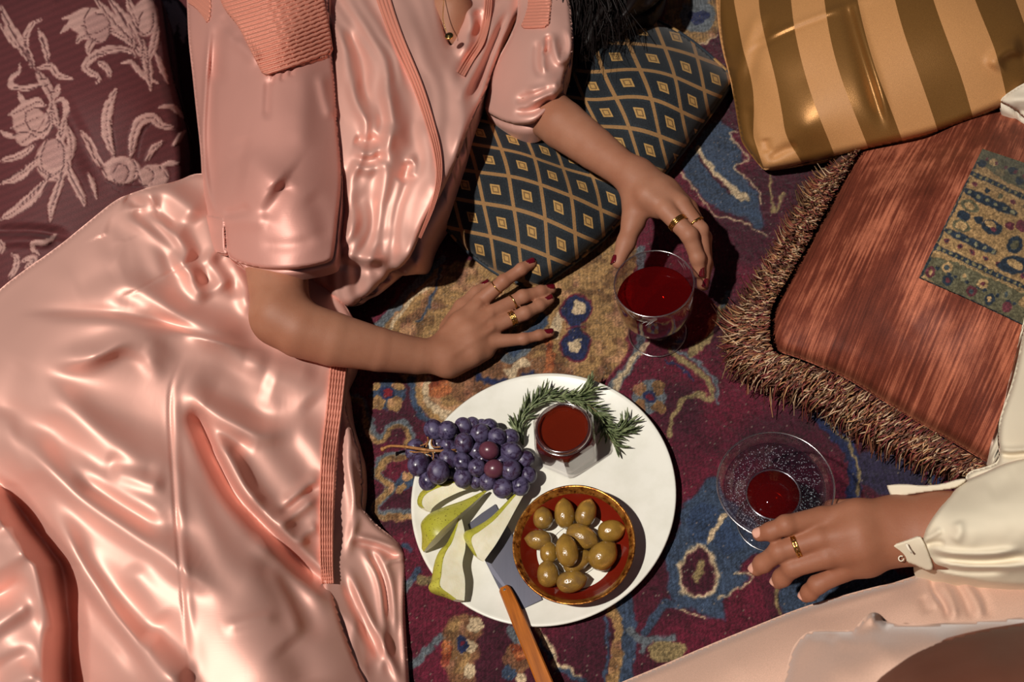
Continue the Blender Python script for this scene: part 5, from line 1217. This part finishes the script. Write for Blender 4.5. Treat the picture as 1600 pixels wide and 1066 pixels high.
slv = patch('sleeve', [(288,-60),(292,0),(294,60),(300,110),(306,170),(314,240),(316,310),(316,384),(318,389),(330,391),(350,394),(354,398),(362,406),(380,414),(410,421),(450,423),(490,417),(516,410),(522,402),(528,340),(534,290),(533,245),(528,200),(526,150),(522,110),(516,60),(514,0),(512,-60)], slv_z, 3.0, M_PINKS, w1o, (7, .010), (.03, .004)); slv['label'] = 'loose pink sleeve with a smocked shoulder'
patch('cuff', [(316,335),(318,334),(334,337),(348,340),(350,341),(352,360),(354,394),(353,397),(336,393),(318,391),(316,389),(315,360)], lambda x, y: slv_z(x, y) + .003, 2.2, M_PINKS, w1o, (2.5, .003), (.006, .0), None, None, 1)
# smocking on the shoulder
def smock(name, outline, o, dirv, pitch, zf, amp, parent, step=1.45):
    dv = np.array(dirv, float); dv /= np.linalg.norm(dv); nv = np.array([-dv[1], dv[0]])
    def f(x, y):
        u = (x - o[0]) * dv[0] + (y - o[1]) * dv[1]; w = (x - o[0]) * nv[0] + (y - o[1]) * nv[1]
        w = w + .45 * np.sin(u * .42 + 1.2 * np.sin(w * .3)) * smooth(0, 60, u) + .00055 * (u - 40) ** 2
        return zf(x, y) + .003 + amp * (np.abs(np.sin(np.pi * w / pitch)) ** .8)
    return patch(name, outline, f, step, M_SMOCK, parent, (3, .003), (.006, .0), None, None, 1)
smock('smocking', [(338,-20),(346,6),(356,22),(372,40),(384,64),(398,92),(412,120),(440,111),(480,98),(520,84),(514,40),(506,0),(504,-20)], (412, 120), (108, -36), 6.4, slv_z, .0042, w1o)['label'] = 'ribbed smocked shoulder panel'
smock('smocking', [(291,-20),(292,4),(304,10),(316,24),(324,38),(330,20),(328,-20)], (292, 4), (34, 30), 6.0, slv_z, .0026, w1o)

# her left sleeve, in shade under the hair
s2z = ztps([(815,0,12),(890,-10,14),(897,60,14.5),(884,120,14),(842,190,13.5),(800,196,12),(762,170,9.5),(780,90,11),(830,60,14.5),(850,120,15.5),(800,140,13),(860,20,15),(850,-60,15),(820,170,14.4)], .004)
S2F = [([(850,60),(848,90),(850,118)], .6, 6, 6), ([(862,50),(868,80),(876,96),(886,80)], .9, 7, 7), ([(858,52),(856,76),(850,88)], -.9, 4, 5), ([(840,60),(838,100),(846,122)], -.5, 6, 6), ([(820,145),(850,138),(880,126)], .9, 6, 10), ([(800,160),(830,150),(870,132)], -1.0, 8, 6), ([(820,160),(850,150),(876,140)], .9, 5, 8), ([(800,175),(836,172),(868,150)], -.9, 6, 6), ([(884,40),(892,70),(886,104)], .5, 5, 5)]
patch('sleeve', [(800,-60),(905,-60),(890,-10),(893,30),(897,60),(894,86),(884,112),(880,130),(882,138),(872,152),(852,178),(838,192),(820,196),(796,194),(772,184),(755,172),(758,140),(776,96),(796,60),(812,20)], lambda x, y: s2z(x, y) + .012 + fold_field(x, y, S2F), 2.8, M_PINK, w1o, (7, .012), (.05, .01))['label'] = 'puffed pink satin sleeve in shade'
smock('smocking', [(822,-20),(826,4),(820,26),(812,44),(834,44),(858,42),(860,20),(864,-20)], (815, 44), (45, -3), 5.0, lambda x, y: s2z(x, y) + .012 + fold_field(x, y, S2F), .0024, w1o)

# hair: dark mass above the frame with loose strands falling to the right
M_HAIR = m_plain('dark_brown_hair', lin(20, 12, 11), .5, Specular_IOR_Level=.25)
geo = []
for i in range(420):
    a = random.random(); x0 = 730 + random.gauss(0, 45) + 60 * a; y0 = -250 + random.gauss(0, 40)
    r_ = random.random()
    x1 = 870 + 95 * a + random.gauss(0, 10); y1 = -40 + random.gauss(0, 20)
    x2 = 892 + 90 * a * a + random.gauss(0, 14); y2 = 30 + 75 * r_ * (1 - .55 * a) + random.gauss(0, 12)
    z1 = random.uniform(12, 17); p = spline([(x0, y0, random.uniform(18, 23)), ((x0 + x1) / 2 + 20, (y0 + y1) / 2, z1 + 3), (x1, y1, z1), (x2, y2, random.uniform(9.2, 13))], 12)
    geo.append(tube_geo(P(p[:, 0], p[:, 1], p[:, 2] / 100), np.linspace(.0022, .0005, 12) * random.uniform(.5, 1.2), 4, False))
for i in range(46):
    x = random.uniform(880, 960); y = random.uniform(-20, 60); p = spline([(x, y, 12.5), (x + random.uniform(-14, 22), y + random.uniform(20, 50), 12.5), (x + random.uniform(-20, 34), y + random.uniform(50, 95), 11.5)], 10)
    geo.append(tube_geo(P(p[:, 0], p[:, 1], p[:, 2] / 100), .00022, 3, False))
hm = ztps([(700,-300,20),(850,-300,20),(770,-230,25),(700,-160,19),(880,-150,17),(880,-40,14),(960,-40,14.6),(920,20,13.4),(985,10,13),(1040,-40,12),(900,70,11.6),(960,60,10.6)])
V_, F_ = [], []
hr = patch('hair', [(690,-330),(860,-350),(950,-260),(1030,-150),(1052,-40),(1030,6),(985,30),(955,52),(925,74),(905,88),(896,60),(893,20),(890,-20),(860,-90),(820,-130),(700,-150),(660,-240)], lambda x, y: hm(x, y) + .006 * np.sin(x * .16 + y * .05 + 2 * np.sin(y * .03)), 5, M_HAIR, w1o, (14, .02), (.05, .01))
o = meshobj('hair_strands', *join_geo(geo), M_HAIR, hr); o['kind'] = 'stuff'
child_fix(w1o); tag(w1o, 'person in a pink satin dress reclining on the rug, reaching for a wine glass', 'person')

# ------------------------------------------------------------------ person in cream blouse and pale trousers
w2o = empty('person', P(1480., 900., 0.))
H3 = {'i': [(1284,810,13.8,.0125),(1228,821,14.6,.0094),(1204,831,13.9,.0084),(1187,835,13.3,.0072)],
      'm': [(1280,842,13.9,.0128),(1217,862,12.8,.0096),(1192,881,11.0,.0086),(1182,889,10.2,.0074)],
      'r': [(1292,870,13.2,.0122),(1238,887,11.8,.0094),(1222,903,10.0,.0085),(1216,909,9.4,.0074)],
      'p': [(1316,893,11.8,.0112),(1277,914,10.4,.0086),(1265,926,9.3,.0078),(1259,931,8.8,.0068)]}
T3 = [(1370,808,11.6,.0170),(1330,800,10.2,.0130),(1305,797,9.6,.0108),(1296,796,9.3,.0092)]
lo = np.minimum.reduce([PZ((1150, 960, 13)), PZ((1150, 960, 5))]) - .03; lo[2] = .04
hi = PZ((1640, 740, 14)) + .05; hi[2] = .20
arm2 = SDF(lo, hi, .0019)
arm2.group(chain([(1400,812,12.8,.0225),(1470,812,13.5,.0250),(1560,815,14,.030),(1630,815,14,.034)]) + chain([(1405,846,12.6,.0225),(1470,844,13.2,.0260),(1560,840,14,.030),(1630,840,14,.034)]), .02, .012)
arm2.group(chain([(1400,808,12.9,.021),(1340,808,13.9,.0175),(1286,811,13.6,.0125)]) + chain([(1400,824,13.0,.022),(1340,834,14.2,.0180),(1282,843,13.7,.0128)]) + chain([(1400,842,12.8,.021),(1345,858,13.6,.0170),(1294,870,13.0,.0122)]) + chain([(1402,852,12.3,.020),(1355,876,12.4,.0155),(1317,892,11.6,.0112)]), .010, .012)
arm2.group(chain(T3), .006, .010)
for k_ in 'imrp': finger(arm2, H3[k_])
V, Q = arm2.mesh(); b2_ = fastmesh('body', V, Q, M_SKIN2, w2o); b2_['label'] = 'bare hand with unpainted nails'
for k_, u_ in (('i', (-.35, .1, .9)), ('m', (-.7, .25, .65)), ('r', (-.7, .3, .65)), ('p', (-.7, .2, .7))): nail(w2o, H3[k_], M_NAIL, u_, .0105)
ring('ring', 'twisted gold ring on the hand holding the margarita glass', H3['m'][0], H3['m'][1], .56, .0118, 2, w=.0014, braid=1)
M_CREAM = m_satin('cream_silk', lin(226, 214, 190), .7, .0, .1)
shz = ztps([(1400,768,13),(1470,760,15),(1505,752,16),(1550,740,17.5),(1600,722,18),(1680,700,18),(1455,795,17.5),(1440,838,16.5),(1396,852,14.8),(1412,876,12.6),(1450,895,12),(1530,912,12),(1600,916,12.5),(1690,915,13),(1500,830,19.5),(1560,830,20),(1640,820,21),(1560,880,16.5),(1480,872,16),(1620,880,16.5)], .004)
SHF = [([(1446,852),(1480,864),(1540,866),(1600,858)], .9, 6, 9), ([(1448,862),(1490,874),(1550,876),(1620,866)], -1.0, 6, 6), ([(1450,876),(1500,884),(1560,886),(1640,880)], .7, 5, 7), ([(1452,884),(1510,893),(1580,892)], -.8, 5, 5), ([(1440,846),(1456,838),(1474,826)], .45, 5, 5), ([(1444,852),(1466,848),(1478,852)], -.5, 4, 4), ([(1496,812),(1500,832),(1490,850)], .4, 8, 10), ([(1456,790),(1480,770),(1506,752)], .35, 4, 5), ([(1540,770),(1600,745)], -.3, 16, 16)]
def shv(x, y): return shz(x, y) + fold_field(x, y, SHF) + .001 * vnoise(x, y, 16, 51)
patch('sleeve', [(1506,751),(1540,738),(1566,725),(1600,716),(1720,690),(1720,920),(1640,918),(1600,916),(1560,915),(1530,911),(1500,904),(1470,898),(1455,890),(1440,876),(1438,852),(1442,838),(1449,822),(1462,802),(1478,782),(1494,764)], shv, 3.0, M_CREAM, w2o, (6, .012), (.06, .004))['label'] = 'full cream silk sleeve gathered into a cuff'
# unbuttoned cuff: two loose ends
cfz = ztps([(1394,852,14.4),(1436,836,16.4),(1442,850,16.0),(1455,886,13.6),(1412,878,12.8)])
cf = patch('cuff', [(1393,852),(1396,851),(1420,843),(1437,836),(1444,846),(1452,866),(1460,890),(1450,894),(1430,884),(1412,878),(1404,870),(1396,858)], lambda x, y: cfz(x, y) + .006, 2.5, M_CREAM, w2o, (3, .003), (.0, .0), None, None, 1, .0016)
bt = P(1414., 858., .158); b3 = P(1423., 868., .158)
bh = meshobj('buttonhole', *tube_geo([P(1416., 850., .1655), P(1420., 858., .1632), P(1425., 864., .1612)], .0011, 6), m_plain('cream_thread', lin(238, 228, 208), .6), cf)
meshobj('thread_loop', *tube_geo([P(1408 + 4 * math.cos(a), 873 + 4 * math.sin(a), .146) for a in np.linspace(0, 5.4, 14)], .0006, 5), m_plain('cream_loop', lin(238, 228, 208), .6), cf)
cz3 = ztps([(1386,760,13.6),(1420,762,14.6),(1500,752,16),(1395,779,13.2),(1460,766,15)])
patch('cuff', [(1385,759),(1388,758),(1410,756),(1440,759),(1470,757),(1500,748),(1512,748),(1506,756),(1492,764),(1460,768),(1430,772),(1398,778),(1394,779),(1390,772)], lambda x, y: cz3(x, y) + .004, 2.2, M_CREAM, w2o, (2, .002), (.0, .0), None, None, 1, .0014)['label'] = 'loose unbuttoned cuff end'
# front of the blouse along the right edge
blz = ztps([(1600,500,17),(1582,590,17),(1566,640,16.4),(1558,690,15),(1558,712,14.4),(1510,735,13),(1640,600,21),(1620,690,19),(1700,520,22),(1700,760,20),(1600,730,16)])
patch('blouse', [(1604,480),(1600,510),(1592,552),(1582,596),(1570,630),(1561,656),(1558,690),(1561,702),(1560,722),(1540,730),(1514,736),(1507,748),(1512,760),(1560,760),(1640,760),(1740,760),(1740,470),(1640,440)], lambda x, y: blz(x, y) + fold_field(x, y, [([(1556,700),(1580,704),(1620,700)], .8, 5, 6), ([(1556,708),(1580,712),(1620,708)], -.8, 4, 4), ([(1510,742),(1550,732),(1600,724)], .5, 5, 6)]), 3, M_CREAM, w2o, (9, .016), (.12, .02))['label'] = 'cream silk blouse front'
# trousers
t = NT('pale_pink_crepe'); v = t.coord('Object'); t.base(t.mix(1.0, lin(208, 170, 150), t.ramp(t.noise(v, 1500, 1), [(.3, G(.86)), (.7, G(1.12))]), 'MULTIPLY')).set(Roughness=.75, Sheen_Weight=.35, Sheen_Roughness=.4, Specular_IOR_Level=.25); t.bump(t.noise(v, 1500, 2), .25, .0006); M_TROU = t.m
trz = ztps([(960,1070,3),(1100,1010,4.5),(1260,946,6),(1400,906,7),(1440,897,7),(1600,880,7),(1020,1110,8),(1150,1040,9.5),(1280,985,10.5),(1420,940,10.5),(1500,930,10),(1600,940,10.4),(1200,1100,11),(1400,1050,11),(1600,1040,11),(1000,1190,8),(1600,1190,11)], .004)
TRF = [([(1452,900),(1460,925),(1476,948),(1482,972)], -.9, 5, 4), ([(1446,900),(1454,928),(1468,954)], .5, 6, 6), ([(1466,902),(1486,935),(1496,972)], .7, 6, 8), ([(1484,900),(1504,930),(1520,970)], -.6, 6, 6), ([(1500,902),(1524,936),(1536,970)], .5, 7, 7), ([(1520,906),(1540,940),(1546,970)], -.4, 7, 7), ([(1440,930),(1452,960)], -.35, 8, 8), ([(1250,960),(1330,940),(1420,910)], .3, 9, 9)]
patch('trouser_leg', [(920,1090),(968,1067),(1020,1046),(1100,1011),(1180,978),(1260,946),(1340,924),(1400,909),(1424,902),(1436,897),(1460,890),(1600,880),(1740,870),(1740,1190),(900,1190)], lambda x, y: trz(x, y) + fold_field(x, y, TRF), 3.6, M_TROU, w2o, (14, .022), (.06, .01))['label'] = 'pale pink trouser leg lying on the rug'
# raised knee near the camera
knz = ztps([(1222,1070,20),(1236,1012,21),(1262,988,22),(1300,986,25),(1336,984,26),(1352,962,26),(1366,957,26),(1382,972,26),(1480,972,26),(1600,964,26),(1300,1050,31),(1380,1010,32),(1470,1000,32),(1600,990,31),(1380,1066,34),(1480,1040,32.5),(1600,1020,29),(1480,1100,30),(1600,1090,24),(1300,1160,32),(1450,1190,30),(1620,1190,20),(1740,1000,26),(1740,1180,16)], .004)
KF = [([(1262,996),(1285,992),(1310,1002)], -.9, 10, 8), ([(1330,990),(1352,968),(1372,962)], 1.4, 10, 9), ([(1366,962),(1380,968),(1392,982)], -1.6, 6, 6), ([(1300,1000),(1340,1004),(1380,996)], .5, 14, 12)]
patch('knee', [(1210,1120),(1220,1080),(1228,1050),(1236,1016),(1248,998),(1264,986),(1290,984),(1315,986),(1334,984),(1346,970),(1356,959),(1368,956),(1378,962),(1388,974),(1420,976),(1480,974),(1540,969),(1600,964),(1740,955),(1740,1200),(1200,1200)], lambda x, y: knz(x, y) + fold_field(x, y, KF), 4.5, M_TROU, w2o, (18, .03), (.36, .06))['label'] = 'raised trouser knee closest to the camera'
M_NEARBROWN = m_skin('deep_brown_surface', lin(118, 76, 60))  # separate brown surface over the knee, darker than trousers and hand
nbz = ztps([(1340,1080,33),(1380,1040,33),(1450,1006,33),(1600,974,33),(1440,1066,39),(1540,1030,40),(1640,1010,40),(1450,1190,40),(1700,1190,42)])
patch('near_brown_shape', [(1310,1130),(1352,1066),(1382,1040),(1440,1008),(1520,986),(1600,973),(1740,950),(1740,1200),(1300,1200)], nbz, 5, M_NEARBROWN, w2o, (16, .025), (.42, .05))['label'] = 'blurred dark brown rounded shape in the near corner'
child_fix(w2o); tag(w2o, 'person in a cream blouse and pale pink trousers holding a margarita glass', 'person')
